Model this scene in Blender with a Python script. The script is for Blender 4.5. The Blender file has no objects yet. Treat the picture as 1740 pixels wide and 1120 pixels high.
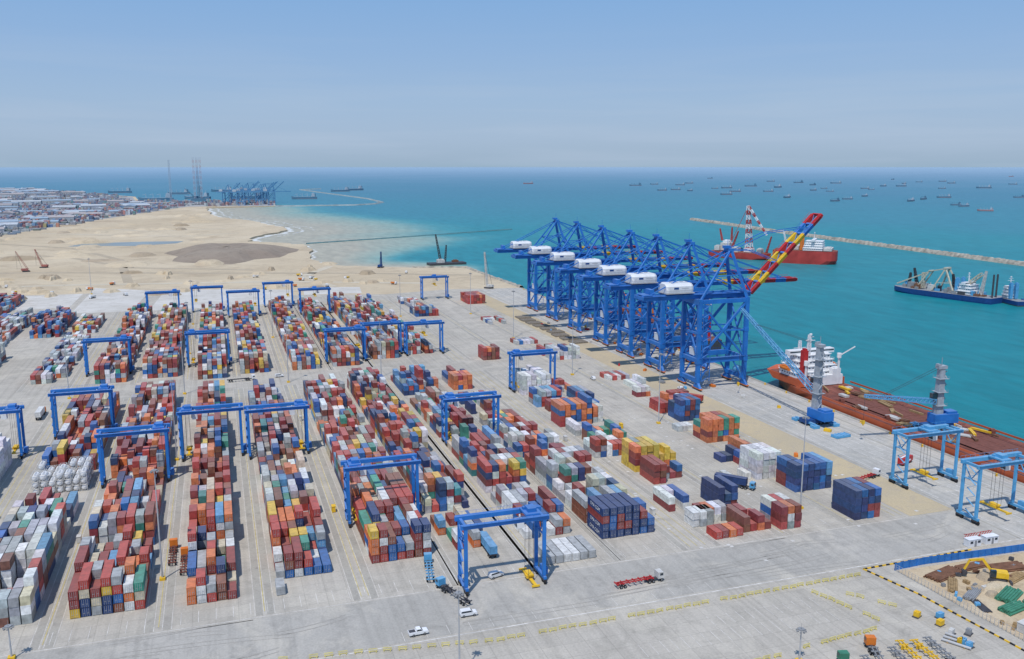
import bpy, math, random
import numpy as np
from mathutils import Vector, Matrix
R=random.Random(11)
scene=bpy.context.scene
COL=scene.collection
rad=math.radians

MATS={}
def paint(name,rgb,rough=.55,metal=0.,var=.25,scale=.6,dust=0.,spec=.4):
    """painted / weathered surface, rgb = linear albedo"""
    if name in MATS: return MATS[name]
    m=bpy.data.materials.new(name); m.use_nodes=True
    nt=m.node_tree; N=nt.nodes; L=nt.links
    b=N['Principled BSDF']
    b.inputs['Roughness'].default_value=rough
    b.inputs['Metallic'].default_value=metal
    b.inputs['Specular IOR Level'].default_value=spec
    geo=N.new('ShaderNodeNewGeometry')
    no=N.new('ShaderNodeTexNoise'); no.inputs['Scale'].default_value=scale; no.inputs['Detail'].default_value=5
    L.new(geo.outputs['Position'],no.inputs['Vector'])
    mr=N.new('ShaderNodeMapRange'); mr.inputs['From Min'].default_value=.3; mr.inputs['From Max'].default_value=.7
    L.new(no.outputs['Fac'],mr.inputs['Value'])
    mx=N.new('ShaderNodeMix'); mx.data_type='RGBA'
    mx.inputs[6].default_value=(rgb[0]*(1-var),rgb[1]*(1-var),rgb[2]*(1-var),1)
    mx.inputs[7].default_value=(min(1,rgb[0]*(1+var*.4)),min(1,rgb[1]*(1+var*.4)),min(1,rgb[2]*(1+var*.4)),1)
    L.new(mr.outputs[0],mx.inputs[0])
    out=mx.outputs[2]
    if dust>0:
        sp=N.new('ShaderNodeSeparateXYZ'); L.new(geo.outputs['Normal'],sp.inputs[0])
        m2=N.new('ShaderNodeMath'); m2.operation='MULTIPLY'; m2.use_clamp=True; m2.inputs[1].default_value=dust
        L.new(sp.outputs[2],m2.inputs[0])
        mx2=N.new('ShaderNodeMix'); mx2.data_type='RGBA'; mx2.inputs[7].default_value=(.5,.45,.38,1)
        L.new(m2.outputs[0],mx2.inputs[0]); L.new(out,mx2.inputs[6]); out=mx2.outputs[2]
    L.new(out,b.inputs['Base Color'])
    MATS[name]=m
    return m

class MB:
    def __init__(s): s.v=[]; s.f=[]; s.m=[]
    def add(s,vs,fs,mi=0):
        o=len(s.v); s.v+= [tuple(v) for v in vs]
        for f in fs: s.f.append([i+o for i in f]); s.m.append(mi)
        return s
    def box(s,c,d,mi=0,rz=0.,taper=1.):
        x,y,z=d[0]/2,d[1]/2,d[2]/2
        pts=[]
        for sz in(-1,1):
            k=1. if sz<0 else taper
            for sx,sy in((-1,-1),(1,-1),(1,1),(-1,1)):
                px,py=sx*x*k,sy*y*k
                if rz: px,py=px*math.cos(rz)-py*math.sin(rz),px*math.sin(rz)+py*math.cos(rz)
                pts.append((c[0]+px,c[1]+py,c[2]+sz*z))
        return s.add(pts,[(3,2,1,0),(4,5,6,7),(0,1,5,4),(1,2,6,5),(2,3,7,6),(3,0,4,7)],mi)
    def beam(s,a,b,w,h=None,mi=0):
        h=h or w
        a=Vector(a);b=Vector(b);d=(b-a)
        if d.length<1e-6:return s
        d.normalize()
        up=Vector((0,0,1)) if abs(d.z)<.95 else Vector((0,1,0))
        sx=d.cross(up).normalized(); u=sx.cross(d).normalized()
        pts=[]
        for p in(a,b):
            for i,j in((-1,-1),(1,-1),(1,1),(-1,1)):
                pts.append(p+sx*(i*w/2)+u*(j*h/2))
        return s.add(pts,[(3,2,1,0),(4,5,6,7),(0,1,5,4),(1,2,6,5),(2,3,7,6),(3,0,4,7)],mi)
    def cyl(s,a,b,r,n=10,mi=0,r2=None):
        r2=r if r2 is None else r2
        a=Vector(a);b=Vector(b);d=(b-a).normalized()
        up=Vector((0,0,1)) if abs(d.z)<.95 else Vector((0,1,0))
        sx=d.cross(up).normalized(); u=sx.cross(d).normalized()
        pts=[]
        for p,rr in((a,r),(b,r2)):
            for k in range(n):
                t=2*math.pi*k/n
                pts.append(p+sx*(rr*math.cos(t))+u*(rr*math.sin(t)))
        fs=[(k,(k+1)%n,n+(k+1)%n,n+k) for k in range(n)]
        fs+= [tuple(range(n-1,-1,-1)),tuple(range(n,2*n))]
        return s.add(pts,fs,mi)
    def lattice(s,a,b,w,n,t=.25,mi=0,mi2=None,w2=None):
        mi2=mi if mi2 is None else mi2; w2=w if w2 is None else w2
        a=Vector(a);b=Vector(b);d=(b-a).normalized()
        up=Vector((0,0,1)) if abs(d.z)<.95 else Vector((0,1,0))
        sx=d.cross(up).normalized(); u=sx.cross(d).normalized()
        prev=None
        for k in range(n+1):
            q=k/n; p=a.lerp(b,q); ww=(w+(w2-w)*q)/2
            cs=[p+sx*(i*ww)+u*(j*ww) for i,j in((-1,-1),(1,-1),(1,1),(-1,1))]
            mm=mi if k%2 else mi2
            if prev:
                for i in range(4):
                    s.beam(prev[i],cs[i],t,t,mm)
                    s.beam(prev[i],cs[(i+1)%4],t*.7,t*.7,mm)
            for i in range(4): s.beam(cs[i],cs[(i+1)%4],t*.7,t*.7,mm)
            prev=cs
        return s
    def prism(s,prof,y0,y1,mi=0,axis='y'):
        n=len(prof)
        if axis=='y':
            pts=[(x,y0,z) for x,z in prof]+[(x,y1,z) for x,z in prof]
        else:
            pts=[(y0,x,z) for x,z in prof]+[(y1,x,z) for x,z in prof]
        fs=[(k,(k+1)%n,n+(k+1)%n,n+k) for k in range(n)]+[tuple(range(n-1,-1,-1)),tuple(range(n,2*n))]
        return s.add(pts,fs,mi)
    def mesh(s,name,mats):
        me=bpy.data.meshes.new(name); me.from_pydata(s.v,[],s.f)
        for m in mats: me.materials.append(m)
        if len(mats)>1: me.polygons.foreach_set('material_index',s.m)
        me.update()
        return me

def obj(name,mb,mats,parent=None,loc=(0,0,0),rz=0.):
    if not isinstance(mats,(list,tuple)): mats=[mats]
    me=mb.mesh(name,mats) if isinstance(mb,MB) else mb
    o=bpy.data.objects.new(name,me); COL.objects.link(o)
    o.location=loc; o.rotation_euler[2]=rz
    if parent: o.parent=parent
    return o
def empty(name,loc=(0,0,0),rz=0.):
    o=bpy.data.objects.new(name,None); COL.objects.link(o); o.location=loc; o.rotation_euler[2]=rz
    o.empty_display_size=.5
    return o
def tag(o,label,cat,group=None):
    o['label']=label; o['category']=cat
    if group: o['group']=group
    return o
def dup(src,loc,rz=0.,scale=None):
    def rec(s,par):
        n=s.copy(); COL.objects.link(n)
        if par is not None:
            n.parent=par; n.matrix_parent_inverse=s.matrix_parent_inverse.copy()
        for c in s.children: rec(c,n)
        return n
    n=rec(src,None); n.location=loc; n.rotation_euler=(0,0,rz)
    if scale: n.scale=(scale,)*3
    return n
def kids(o):
    r=[]
    for c in o.children: r.append(c); r+=kids(c)
    return r
def remove(o):
    for c in kids(o)+[o]: bpy.data.objects.remove(c)
def structure(o): o['kind']='structure'; return o

# ------------------------------------------------------------------ materials
BLUE=paint('crane blue paint',(.02,.18,.56),.5,var=.22,scale=.25,dust=.15)
BLUE2=paint('light blue paint',(.10,.38,.66),.5,var=.2,dust=.2)
DBLUE=paint('dark blue paint',(.015,.07,.24),.5)
WHITE=paint('white paint',(.78,.79,.80),.5,var=.14,scale=.3)
HOUSEW=paint('machine house cladding',(.68,.71,.74),.6,var=.12,scale=.4)
OFFW=paint('dirty white paint',(.6,.59,.56),.6,var=.25,scale=.4)
RED=paint('red paint',(.50,.03,.03),.5,var=.2)
YEL=paint('yellow paint',(.80,.50,.03),.5,var=.2)
ORG=paint('orange paint',(.7,.2,.03),.5,var=.2)
BLACK=paint('black rubber',(.02,.02,.022),.8,var=.2)
DARK=paint('dark steel',(.07,.07,.08),.6,var=.3)
GREY=paint('grey steel',(.28,.29,.3),.6,var=.2)
LGREY=paint('galvanised steel',(.45,.46,.47),.5,var=.15)
GLASS=paint('dark window glass',(.02,.035,.05),.15,var=.1,spec=.8)
HULLR=paint('orange red hull paint',(.56,.12,.045),.5,var=.25,scale=.1)
RUST=paint('rust red deck paint',(.25,.085,.06),.8,var=.45,scale=.12)
TIMB=paint('weathered timber',(.38,.26,.13),.9,var=.4,scale=1.)
GREEN=paint('green coated steel',(.06,.24,.15),.6,var=.3)
CONC=paint('precast concrete',(.42,.41,.38),.9,var=.2)
ROCK=paint('armour rock',(.40,.37,.31),.95,var=.45,scale=.15)
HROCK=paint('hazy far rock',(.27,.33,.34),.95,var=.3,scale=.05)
RUSTY=paint('rusty steel',(.2,.1,.06),.85,var=.4)
WLINE=paint('worn white road paint',(.66,.64,.60),.8,var=.35,scale=.5)
YLINE=paint('worn yellow road paint',(.58,.48,.18),.8,var=.3,scale=.5)

def ground_mat(name,c1,c2,c3,s1=.01,s2=.12,streak=False,rough=.95,joints=False,bump=0.):
    m=bpy.data.materials.new(name); m.use_nodes=True
    nt=m.node_tree;N=nt.nodes;L=nt.links;b=N['Principled BSDF']
    b.inputs['Roughness'].default_value=rough; b.inputs['Specular IOR Level'].default_value=.15
    geo=N.new('ShaderNodeNewGeometry')
    def noise(scale,det=8,vec=None,dist=0.,rg=.55):
        n=N.new('ShaderNodeTexNoise'); n.inputs['Scale'].default_value=scale; n.inputs['Detail'].default_value=det
        n.inputs['Roughness'].default_value=rg; n.inputs['Distortion'].default_value=dist
        L.new(vec or geo.outputs['Position'],n.inputs['Vector']); return n.outputs['Fac']
    def mr(v,a,bb,c=0.,d=1.):
        n=N.new('ShaderNodeMapRange'); n.inputs['From Min'].default_value=a;n.inputs['From Max'].default_value=bb
        n.inputs['To Min'].default_value=c;n.inputs['To Max'].default_value=d
        L.new(v,n.inputs['Value']); return n.outputs[0]
    def mix(f,a,bb,mode='MIX'):
        n=N.new('ShaderNodeMix'); n.data_type='RGBA'; n.blend_type=mode
        if isinstance(f,float): n.inputs[0].default_value=f
        else: L.new(f,n.inputs[0])
        for i,c in((6,a),(7,bb)):
            if isinstance(c,tuple): n.inputs[i].default_value=c
            else: L.new(c,n.inputs[i])
        return n.outputs[2]
    col=mix(mr(noise(s1),.38,.62),c1+(1,),c2+(1,))
    col=mix(mr(noise(s2,10,dist=1.),.5,.75),col,c3+(1,))
    if streak:
        mp=N.new('ShaderNodeMapping'); mp.inputs['Scale'].default_value=(.55,.012,1)
        L.new(geo.outputs['Position'],mp.inputs['Vector'])
        f=mr(noise(1.,6,mp.outputs[0]),.45,.75,0.,.5)
        col=mix(f,col,tuple(v*.66 for v in c1)+(1,))
        f=mr(noise(.06,9,dist=2.,rg=.7),.54,.72,0.,.55)
        col=mix(f,col,tuple(v*.62 for v in c1)+(1,))
        f=mr(noise(.035,8,dist=1.5,rg=.6),.50,.66,0.,.6)
        col=mix(f,col,(.57,.53,.45,1))
        f=mr(noise(.25,6,dist=.5,rg=.7),.64,.72,0.,.5)
        col=mix(f,col,tuple(v*.5 for v in c1)+(1,))
    if bump:
        f=mr(noise(.03,10,dist=1.5,rg=.75),.52,.72,0.,.5)
        col=mix(f,col,tuple(v*.68 for v in c3)+(1,))
        bp=N.new('ShaderNodeBump'); bp.inputs['Strength'].default_value=.8; bp.inputs['Distance'].default_value=bump
        L.new(noise(.05,10,dist=.5,rg=.65),bp.inputs['Height']); L.new(bp.outputs[0],b.inputs['Normal'])
    if joints:
        br=N.new('ShaderNodeTexBrick'); br.offset=0.; br.inputs['Scale'].default_value=1.
        br.inputs['Brick Width'].default_value=6.; br.inputs['Row Height'].default_value=6.; br.inputs['Mortar Size'].default_value=.07
        br.inputs['Color1'].default_value=(1,1,1,1); br.inputs['Color2'].default_value=(.92,.92,.92,1); br.inputs['Mortar'].default_value=(.74,.74,.74,1)
        L.new(geo.outputs['Position'],br.inputs['Vector'])
        col=mix(1.,col,br.outputs['Color'],'MULTIPLY')
    fine=mr(noise(1.7,6),.3,.7,.88,1.08)
    cmb=N.new('ShaderNodeCombineColor')
    for i in range(3): L.new(fine,cmb.inputs[i])
    col=mix(1.,col,cmb.outputs[0],'MULTIPLY')
    L.new(col,b.inputs['Base Color'])
    return m
YARD=ground_mat('yard concrete',(.45,.42,.365),(.51,.475,.415),(.40,.375,.325),.012,.1,streak=True,joints=True)
APRON=ground_mat('sandy quay pavement',(.52,.43,.28),(.46,.39,.27),(.42,.36,.28),.03,.2)
QUAY=ground_mat('quay concrete',(.45,.44,.405),(.51,.49,.45),(.38,.37,.34),.03,.2,streak=True,joints=True)
SAND=ground_mat('pale sand',(.52,.43,.30),(.60,.51,.37),(.43,.35,.25),.004,.02,bump=3.)
MIDSAND=ground_mat('damp sand',(.38,.31,.22),(.45,.37,.27),(.33,.27,.20),.01,.05,bump=2.)
WETSAND=ground_mat('brown earth',(.27,.22,.175),(.32,.27,.215),(.23,.19,.15),.01,.05,bump=2.)
DUST=ground_mat('dusty port ground',(.37,.37,.37),(.30,.32,.34),(.42,.39,.35),.004,.02)

# ------------------------------------------------------------------ terrain & sea
WZ=-2.6
def sheet(name,poly,z,mat,skirt=0.):
    n=len(poly); mb=MB()
    mb.add([(x,y,z) for x,y in poly],[tuple(range(n))])
    if skirt:
        mb.add([(x,y,z) for x,y in poly]+[(x,y,z-skirt) for x,y in poly],[(k,n+k,n+(k+1)%n,(k+1)%n) for k in range(n)])
    o=obj(name,mb,mat); return structure(o)
rawcoast=[(222,1044),(160,1085),(132,1108),(121,1180),(123,1271),(133,1350),(125,1419),(90,1470),(52,1505),(56,1560),(72,1630),(120,1720),(136,1790),(125,1860),(100,1960),(81,2083),(45,2170),(20,2226),(-10,2400),(-15,2598),(-20,2800)]
coast=[]
for i in range(len(rawcoast)-1):
    a,b=rawcoast[i],rawcoast[i+1]
    for k in range(4):
        q=k/4; coast.append((a[0]+(b[0]-a[0])*q+R.uniform(-5,5),a[1]+(b[1]-a[1])*q+R.uniform(-5,5)))
coast.append(rawcoast[-1])
land=[(288,-400),(288,835),(284,1023)]+coast+[(60,2830),(180,2845),(205,3330),(60,3380),(30,3250),(-240,3300),(-300,3900),(-650,4700),(-1000,5500),(-1500,5900),(-12000,8000),(-12000,-400)]
sheet('land',land[::1],0.,SAND,3.5)
yard=[(288,-399),(288,833),(215,845),(150,830),(60,855),(-40,880),(-110,925),(-200,930),(-900,960),(-900,-399)]
sheet('yard_pavement',yard,.03,YARD)
sheet('apron_pavement',[(224,232),(243,232),(240,820),(222,820)],.06,APRON)
sheet('quay_pavement',[(243.05,205),(287.6,205),(287.6,832),(240.05,832)],.06,QUAY)
sheet('port_ground',[(-385,1680),(-330,1900),(-210,2400),(-75,2880),(175,2850),(195,3320),(60,3370),(30,3240),(-250,3290),(-310,3880),(-660,4690),(-1010,5490),(-1510,5880),(-11000,7800),(-11000,1500)],.05,DUST)
CHALK=ground_mat('chalky hardstand',(.60,.58,.54),(.52,.50,.455),(.45,.42,.375),.03,.12)
for p in([(-58,797),(-22,797),(30,800),(60,812),(70,890),(10,915),(-50,925)],[(-118,800),(-72,798),(-64,930),(-118,965)],[(76,850),(130,845),(135,890),(80,905)],[(-180,830),(-124,840),(-124,925),(-185,925)]):
    sheet('pale_hardstand_pavement',p,.06,CHALK)
def mound(name,cx,cy,rx,ry,h,mat,n=28,flat=.55):
    vs=[];fs=[]
    for j in range(9):
        q=j/8
        for i in range(n):
            t=2*math.pi*i/n; r=(1-q*.999)
            rr=r*(1+.13*math.sin(3*t+1)+.08*math.sin(7*t))
            hh=h*min(1,(1-r)/(1-flat))
            vs.append((cx+rx*rr*math.cos(t),cy+ry*rr*math.sin(t),hh+(.25*h*R.random()*.5 if j>1 else 0)-.02*(j==0)))
    for j in range(8):
        for i in range(n):
            fs.append((j*n+i,j*n+(i+1)%n,(j+1)*n+(i+1)%n,(j+1)*n+i))
    mb=MB().add(vs,fs); return structure(obj(name,mb,mat))
mound('earth_mound_terrain',15,1300,85,130,9,WETSAND)
for i in range(44):
    mound('sand_heap_terrain',R.uniform(-220,180),R.uniform(880,1120),R.uniform(3,13),R.uniform(3,13),R.uniform(1.5,4),R.choice([SAND,SAND,MIDSAND]),12)
for i in range(60):
    mound('sand_dune_terrain',R.uniform(-400,-10),R.uniform(1150,2400),R.uniform(10,40),R.uniform(8,30),R.uniform(1.5,5),R.choice([SAND,SAND,SAND,MIDSAND]),14)
POND=paint('shallow pond water',(.27,.30,.28),.3,var=.2,scale=.02)
sheet('pond_water',[(-215,1490),(-160,1485),(-120,1470),(-60,1500),(-50,1540),(-110,1550),(-200,1545)],.07,POND)
TRACK=ground_mat('compacted dirt track',(.42,.355,.26),(.46,.39,.29),(.36,.30,.22),.02,.1)
TRACK2=ground_mat('pale haul road',(.58,.52,.41),(.53,.47,.36),(.48,.42,.32),.02,.1)
for q_,pts in enumerate(([(-400,1010),(-150,1000),(60,960),(200,900)],[(-500,1350),(-200,1330),(-100,1150),(40,1080)],[(-300,1800),(-150,1700),(-60,1650),(40,1700)],[(-350,1600),(-200,1450),(-120,1250),(-90,1000)],[(130,1090),(90,1000),(110,900)],[(-400,1180),(-200,1130),(0,1060),(150,1010),(270,950)],[(-420,2050),(-250,1950),(-120,1800),(20,1830)])):
    mb=MB()
    for a,b in zip(pts,pts[1:]):
        a=Vector(a);b=Vector(b);n=Vector((-(b-a).y,(b-a).x)).normalized()*5
        mb.add([(*(a+n),.08),(*(a-n),.08),(*(b-n),.08),(*(b+n),.08)],[(0,1,2,3)])
    structure(obj('dirt_track_road',mb,TRACK if q_%2 else TRACK2))

def axis(vals):
    out=[]
    for a,b,n in vals: out+=list(np.linspace(a,b,n,endpoint=False))
    out.append(vals[-1][1]); return np.array(out)
xs=axis([(-90000,-3000,8),(-3000,-300,20),(-300,1200,110),(1200,4000,40),(4000,120000,14)])
ys=axis([(-2000,200,10),(200,1000,50),(1000,3400,150),(3400,6000,40),(6000,150000,16)])
X,Y=np.meshgrid(xs,ys)
cp=np.array(coast)
seg=np.stack([cp[:-1],cp[1:]],1)
dist=np.full(X.shape,1e9)
for a,b in seg:
    d=b-a; L2=(d**2).sum()
    t=np.clip(((X-a[0])*d[0]+(Y-a[1])*d[1])/L2,0,1)
    dist=np.minimum(dist,np.hypot(X-a[0]-t*d[0],Y-a[1]-t*d[1]))
fade=np.clip((Y-1000)/500,0.3,1)
plume=np.clip(1-(dist-60*fade)/(320*fade),0,1)
me=bpy.data.meshes.new('sea_water')
nx,ny=len(xs),len(ys)
V=np.stack([X.ravel(),Y.ravel(),np.full(X.size,WZ)],1)
I=np.arange(nx*ny).reshape(ny,nx)
F=np.stack([I[:-1,:-1].ravel(),I[:-1,1:].ravel(),I[1:,1:].ravel(),I[1:,:-1].ravel()],1)
me.from_pydata(V.tolist(),[],F.tolist())
at=me.attributes.new('plume','FLOAT','POINT'); at.data.foreach_set('value',plume.ravel().astype('f'))
m=bpy.data.materials.new('sea water'); m.use_nodes=True
nt=m.node_tree;N=nt.nodes;L=nt.links;b=N['Principled BSDF']
b.inputs['Roughness'].default_value=.4; b.inputs['IOR'].default_value=1.33; b.inputs['Specular IOR Level'].default_value=.28
geo=N.new('ShaderNodeNewGeometry')
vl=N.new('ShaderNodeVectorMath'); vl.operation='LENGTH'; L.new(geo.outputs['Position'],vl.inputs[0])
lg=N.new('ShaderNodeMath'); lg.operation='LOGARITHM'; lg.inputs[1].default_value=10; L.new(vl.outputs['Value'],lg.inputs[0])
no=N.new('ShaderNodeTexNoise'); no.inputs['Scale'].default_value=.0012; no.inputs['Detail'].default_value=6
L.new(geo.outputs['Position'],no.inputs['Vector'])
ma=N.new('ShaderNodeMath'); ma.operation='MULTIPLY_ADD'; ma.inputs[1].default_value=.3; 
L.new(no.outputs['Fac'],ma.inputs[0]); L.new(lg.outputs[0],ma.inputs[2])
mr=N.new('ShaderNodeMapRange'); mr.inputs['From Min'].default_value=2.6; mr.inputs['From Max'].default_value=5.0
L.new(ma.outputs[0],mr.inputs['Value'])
cr=N.new('ShaderNodeValToRGB'); L.new(mr.outputs[0],cr.inputs[0])  # sea colour by distance; far stops have air haze painted into them
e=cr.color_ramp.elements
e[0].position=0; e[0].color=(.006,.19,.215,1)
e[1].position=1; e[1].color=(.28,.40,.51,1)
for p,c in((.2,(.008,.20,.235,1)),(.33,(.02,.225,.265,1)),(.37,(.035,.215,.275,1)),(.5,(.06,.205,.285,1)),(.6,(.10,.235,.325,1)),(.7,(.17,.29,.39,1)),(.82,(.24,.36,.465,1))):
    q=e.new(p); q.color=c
aa=N.new('ShaderNodeAttribute'); aa.attribute_name='plume'
n2=N.new('ShaderNodeTexNoise'); n2.inputs['Scale'].default_value=.006; n2.inputs['Detail'].default_value=6; n2.inputs['Distortion'].default_value=1.
L.new(geo.outputs['Position'],n2.inputs['Vector'])
m3=N.new('ShaderNodeMath'); m3.operation='MULTIPLY_ADD'; m3.inputs[1].default_value=.3; m3.inputs[2].default_value=-.15
L.new(n2.outputs['Fac'],m3.inputs[0])
m4=N.new('ShaderNodeMath'); m4.operation='ADD'; L.new(m3.outputs[0],m4.inputs[0]); L.new(aa.outputs['Fac'],m4.inputs[1])
c2=N.new('ShaderNodeValToRGB'); L.new(m4.outputs[0],c2.inputs[0])
e=c2.color_ramp.elements; e[0].position=.02;e[0].color=(0,0,0,1);e[1].position=.42;e[1].color=(1,1,1,1)
c3=N.new('ShaderNodeValToRGB'); L.new(m4.outputs[0],c3.inputs[0])
e=c3.color_ramp.elements; e[0].position=.2;e[0].color=(.08,.31,.32,1);e[1].position=.9;e[1].color=(.42,.39,.29,1)
q=e.new(.5); q.color=(.26,.37,.31,1)
mx=N.new('ShaderNodeMix'); mx.data_type='RGBA'; L.new(c2.outputs[0],mx.inputs[0]); L.new(cr.outputs[0],mx.inputs[6]); L.new(c3.outputs[0],mx.inputs[7])
mp=N.new('ShaderNodeMapping'); mp.inputs['Scale'].default_value=(1,.35,1); mp.inputs['Rotation'].default_value=(0,0,.5)
L.new(geo.outputs['Position'],mp.inputs['Vector'])
n4=N.new('ShaderNodeTexNoise'); n4.inputs['Scale'].default_value=.09; n4.inputs['Detail'].default_value=9; n4.inputs['Roughness'].default_value=.65
L.new(mp.outputs[0],n4.inputs['Vector'])
mr4=N.new('ShaderNodeMapRange'); mr4.inputs['From Min'].default_value=.35; mr4.inputs['From Max'].default_value=.65; mr4.inputs['To Min'].default_value=.85; mr4.inputs['To Max'].default_value=1.12
L.new(n4.outputs['Fac'],mr4.inputs['Value'])
cc=N.new('ShaderNodeCombineColor')
for i in range(3): L.new(mr4.outputs[0],cc.inputs[i])
mx3=N.new('ShaderNodeMix'); mx3.data_type='RGBA'; mx3.blend_type='MULTIPLY'; mx3.inputs[0].default_value=1.
L.new(mx.outputs[2],mx3.inputs[6]); L.new(cc.outputs[0],mx3.inputs[7])
L.new(mx3.outputs[2],b.inputs['Base Color'])
bp=N.new('ShaderNodeBump'); bp.inputs['Strength'].default_value=.5; bp.inputs['Distance'].default_value=1.2
L.new(n4.outputs['Fac'],bp.inputs['Height']); L.new(bp.outputs[0],b.inputs['Normal'])
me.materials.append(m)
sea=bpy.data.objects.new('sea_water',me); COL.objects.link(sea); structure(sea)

FOAM=paint('sea foam',(.64,.66,.64),.9,var=.3,scale=.05)
def strip(name,pts,w0,w1,off,z,mat,gap=0.):
    mb=MB(); prev=None
    for i,p in enumerate(pts):
        a=Vector(pts[max(0,i-1)]);b=Vector(pts[min(len(pts)-1,i+1)])
        n=Vector(((b-a).y,-(b-a).x)).normalized()
        o=off+R.uniform(-3,3); w=R.uniform(w0,w1)
        q=Vector(p)
        cur=((*(q+n*(o-w/2)),z),(*(q+n*(o+w/2)),z))
        if prev and R.random()>=gap: mb.add([prev[0],prev[1],cur[1],cur[0]],[(0,1,2,3)])
        prev=cur
    return structure(obj(name,mb,mat))
def dense(pts,n):
    out=[]
    for a,b in zip(pts,pts[1:]):
        for k in range(n): out.append((a[0]+(b[0]-a[0])*k/n,a[1]+(b[1]-a[1])*k/n))
    return out
c0=dense([c for c in coast if c[1]>1480],5)
strip('surf_water',c0,4,15,8,WZ+.05,FOAM)
strip('surf_water',c0[50:],2,7,30,WZ+.06,FOAM,.35)
strip('surf_water',c0[80:],1,6,52,WZ+.06,FOAM,.5)
strip('surf_water',dense(coast[8:32],3),1,4,4,WZ+.05,FOAM)

def rockline(name,pts,w,h,mat,step=9,label='',wz=WZ):
    P=[]
    for a,b in zip(pts,pts[1:]):
        a=Vector(a);b=Vector(b);n=max(1,int((b-a).length/step))
        for k in range(n): P.append(a.lerp(b,k/n))
    P.append(Vector(pts[-1]))
    prof=[(-1,-.3),(-.7,.35),(-.3,1),(.3,1),(.7,.35),(1,-.3)]
    vs=[];fs=[]
    for i,p in enumerate(P):
        a=P[max(0,i-1)];b=P[min(len(P)-1,i+1)];n=Vector((-(b-a).y,(b-a).x)).normalized()
        for u,z in prof:
            q=p+n*(u*w/2+R.uniform(-.05,.05)*w); vs.append((q.x,q.y,wz+z*h+R.uniform(-.14,.14)*h))
    k=len(prof)
    for i in range(len(P)-1):
        for j in range(k-1): fs.append((i*k+j,i*k+j+1,(i+1)*k+j+1,(i+1)*k+j))
    o=obj(name,MB().add(vs,fs),mat); return tag(o,label,'breakwater')
rockline('breakwater',[(1053,1830),(1035,1650),(1010,1473),(985,1150),(961,845),(935,520),(900,200)],13,5.,ROCK,3,'long pale rubble mound breakwater standing in open sea')
rockline('breakwater',[(137,1452),(260,1510),(400,1580),(555,1660)],2.6,1.8,paint('wet rock',(.12,.24,.26),.8),8,'low dark submerged rock groyne crossing the bay')
rockline('breakwater',[(175,2850),(300,2858),(420,2856),(500,2930),(552,3063),(560,3400),(500,4100),(438,4863),(560,5000)],15,3.6,HROCK,20,'low rock breakwater of the older harbour with curved arm')
rockline('revetment_wall',[(289,835),(286,930),(284,1023),(250,1036),(222,1044)],9,4,ROCK,4,'rock revetment along the reclaimed sand platform edge',)

# ------------------------------------------------------------------ containers
CC={'maroon':(.28,.05,.045),'red':(.47,.065,.05),'brown':(.25,.09,.055),'orange':(.68,.19,.06),'blue':(.025,.13,.38),'navy':(.022,.055,.17),
    'sky':(.12,.33,.56),'grey':(.40,.42,.43),'white':(.72,.73,.72),'green':(.05,.29,.21),'yellow':(.70,.46,.06),'cream':(.58,.51,.37),'teal':(.03,.24,.27)}
PAL={'mix':dict(maroon=16,red=12,brown=9,orange=8,blue=11,navy=9,sky=4,grey=15,white=12,green=4,yellow=4,cream=5,teal=1),
 'warm':dict(maroon=18,red=14,brown=13,orange=11,blue=9,navy=7,sky=2,grey=12,white=9,yellow=4,cream=4,green=3),
 'grey':dict(grey=32,white=22,maroon=9,blue=6,navy=7,sky=3,cream=6,brown=5,green=2,red=5,orange=2),
 'white':dict(white=1),'navy':dict(navy=6,blue=4,maroon=2,sky=1),'orange':dict(orange=9,red=2,maroon=1,blue=1),
 'blue':dict(blue=5,navy=6,sky=2,maroon=4,grey=3,red=3,orange=1),'yel':dict(yellow=9,orange=1,maroon=1,grey=1),
 'og':dict(orange=7,green=2,maroon=2,blue=1,brown=2),'red':dict(red=6,maroon=4,brown=2,orange=2),'wr':dict(white=5,grey=4,red=3,maroon=3,blue=2,orange=1),
 'navyonly':dict(navy=8,blue=2,maroon=2),'frontw':dict(white=1,grey=2)}
def pick(p):
    d=PAL[p]; return R.choices(list(d),list(d.values()))[0]
for k,v in list(CC.items()):
    paint('container '+k,v,.6,var=.34,scale=.7,dust=.15)

WID=2.44;HT=2.6
def cont_mesh(col,Ln):
    """corrugated body with corner posts and rails; -y end open for the doors"""
    mb=MB(); w=WID/2; l=Ln/2
    for sx in(-1,1):
        for sy in(-1,1): mb.box((sx*(w-.08),sy*(l-.09),HT/2),(.16,.18,HT))
        mb.box((sx*(w-.06),0,.09),(.12,Ln-.37,.18)); mb.box((sx*(w-.06),0,HT-.07),(.12,Ln-.37,.13))
        n=int(Ln/.55)
        ys_=np.linspace(-l+.18,l-.18,n*2+1)
        pts=[(sx*(w-.03 if i%2==0 else w-.11),y) for i,y in enumerate(ys_)]
        vs=[(x,y,.18) for x,y in pts]+[(x,y,HT-.13) for x,y in pts]; k=len(pts)
        mb.add(vs,[(i,i+1,k+i+1,k+i) for i in range(k-1)])
    mb.box((0,0,HT-.09),(WID-.24,Ln-.1,.12)); mb.box((0,0,.12),(WID-.26,Ln-.2,.14))
    mb.box((0,l-.11,HT/2),(WID-.33,.1,HT-.3))
    mb.box((0,-l+.17,HT/2),(WID-.33,.06,HT-.3))
    return mb.mesh('container_body_mesh',[MATS['container '+col]])
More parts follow.
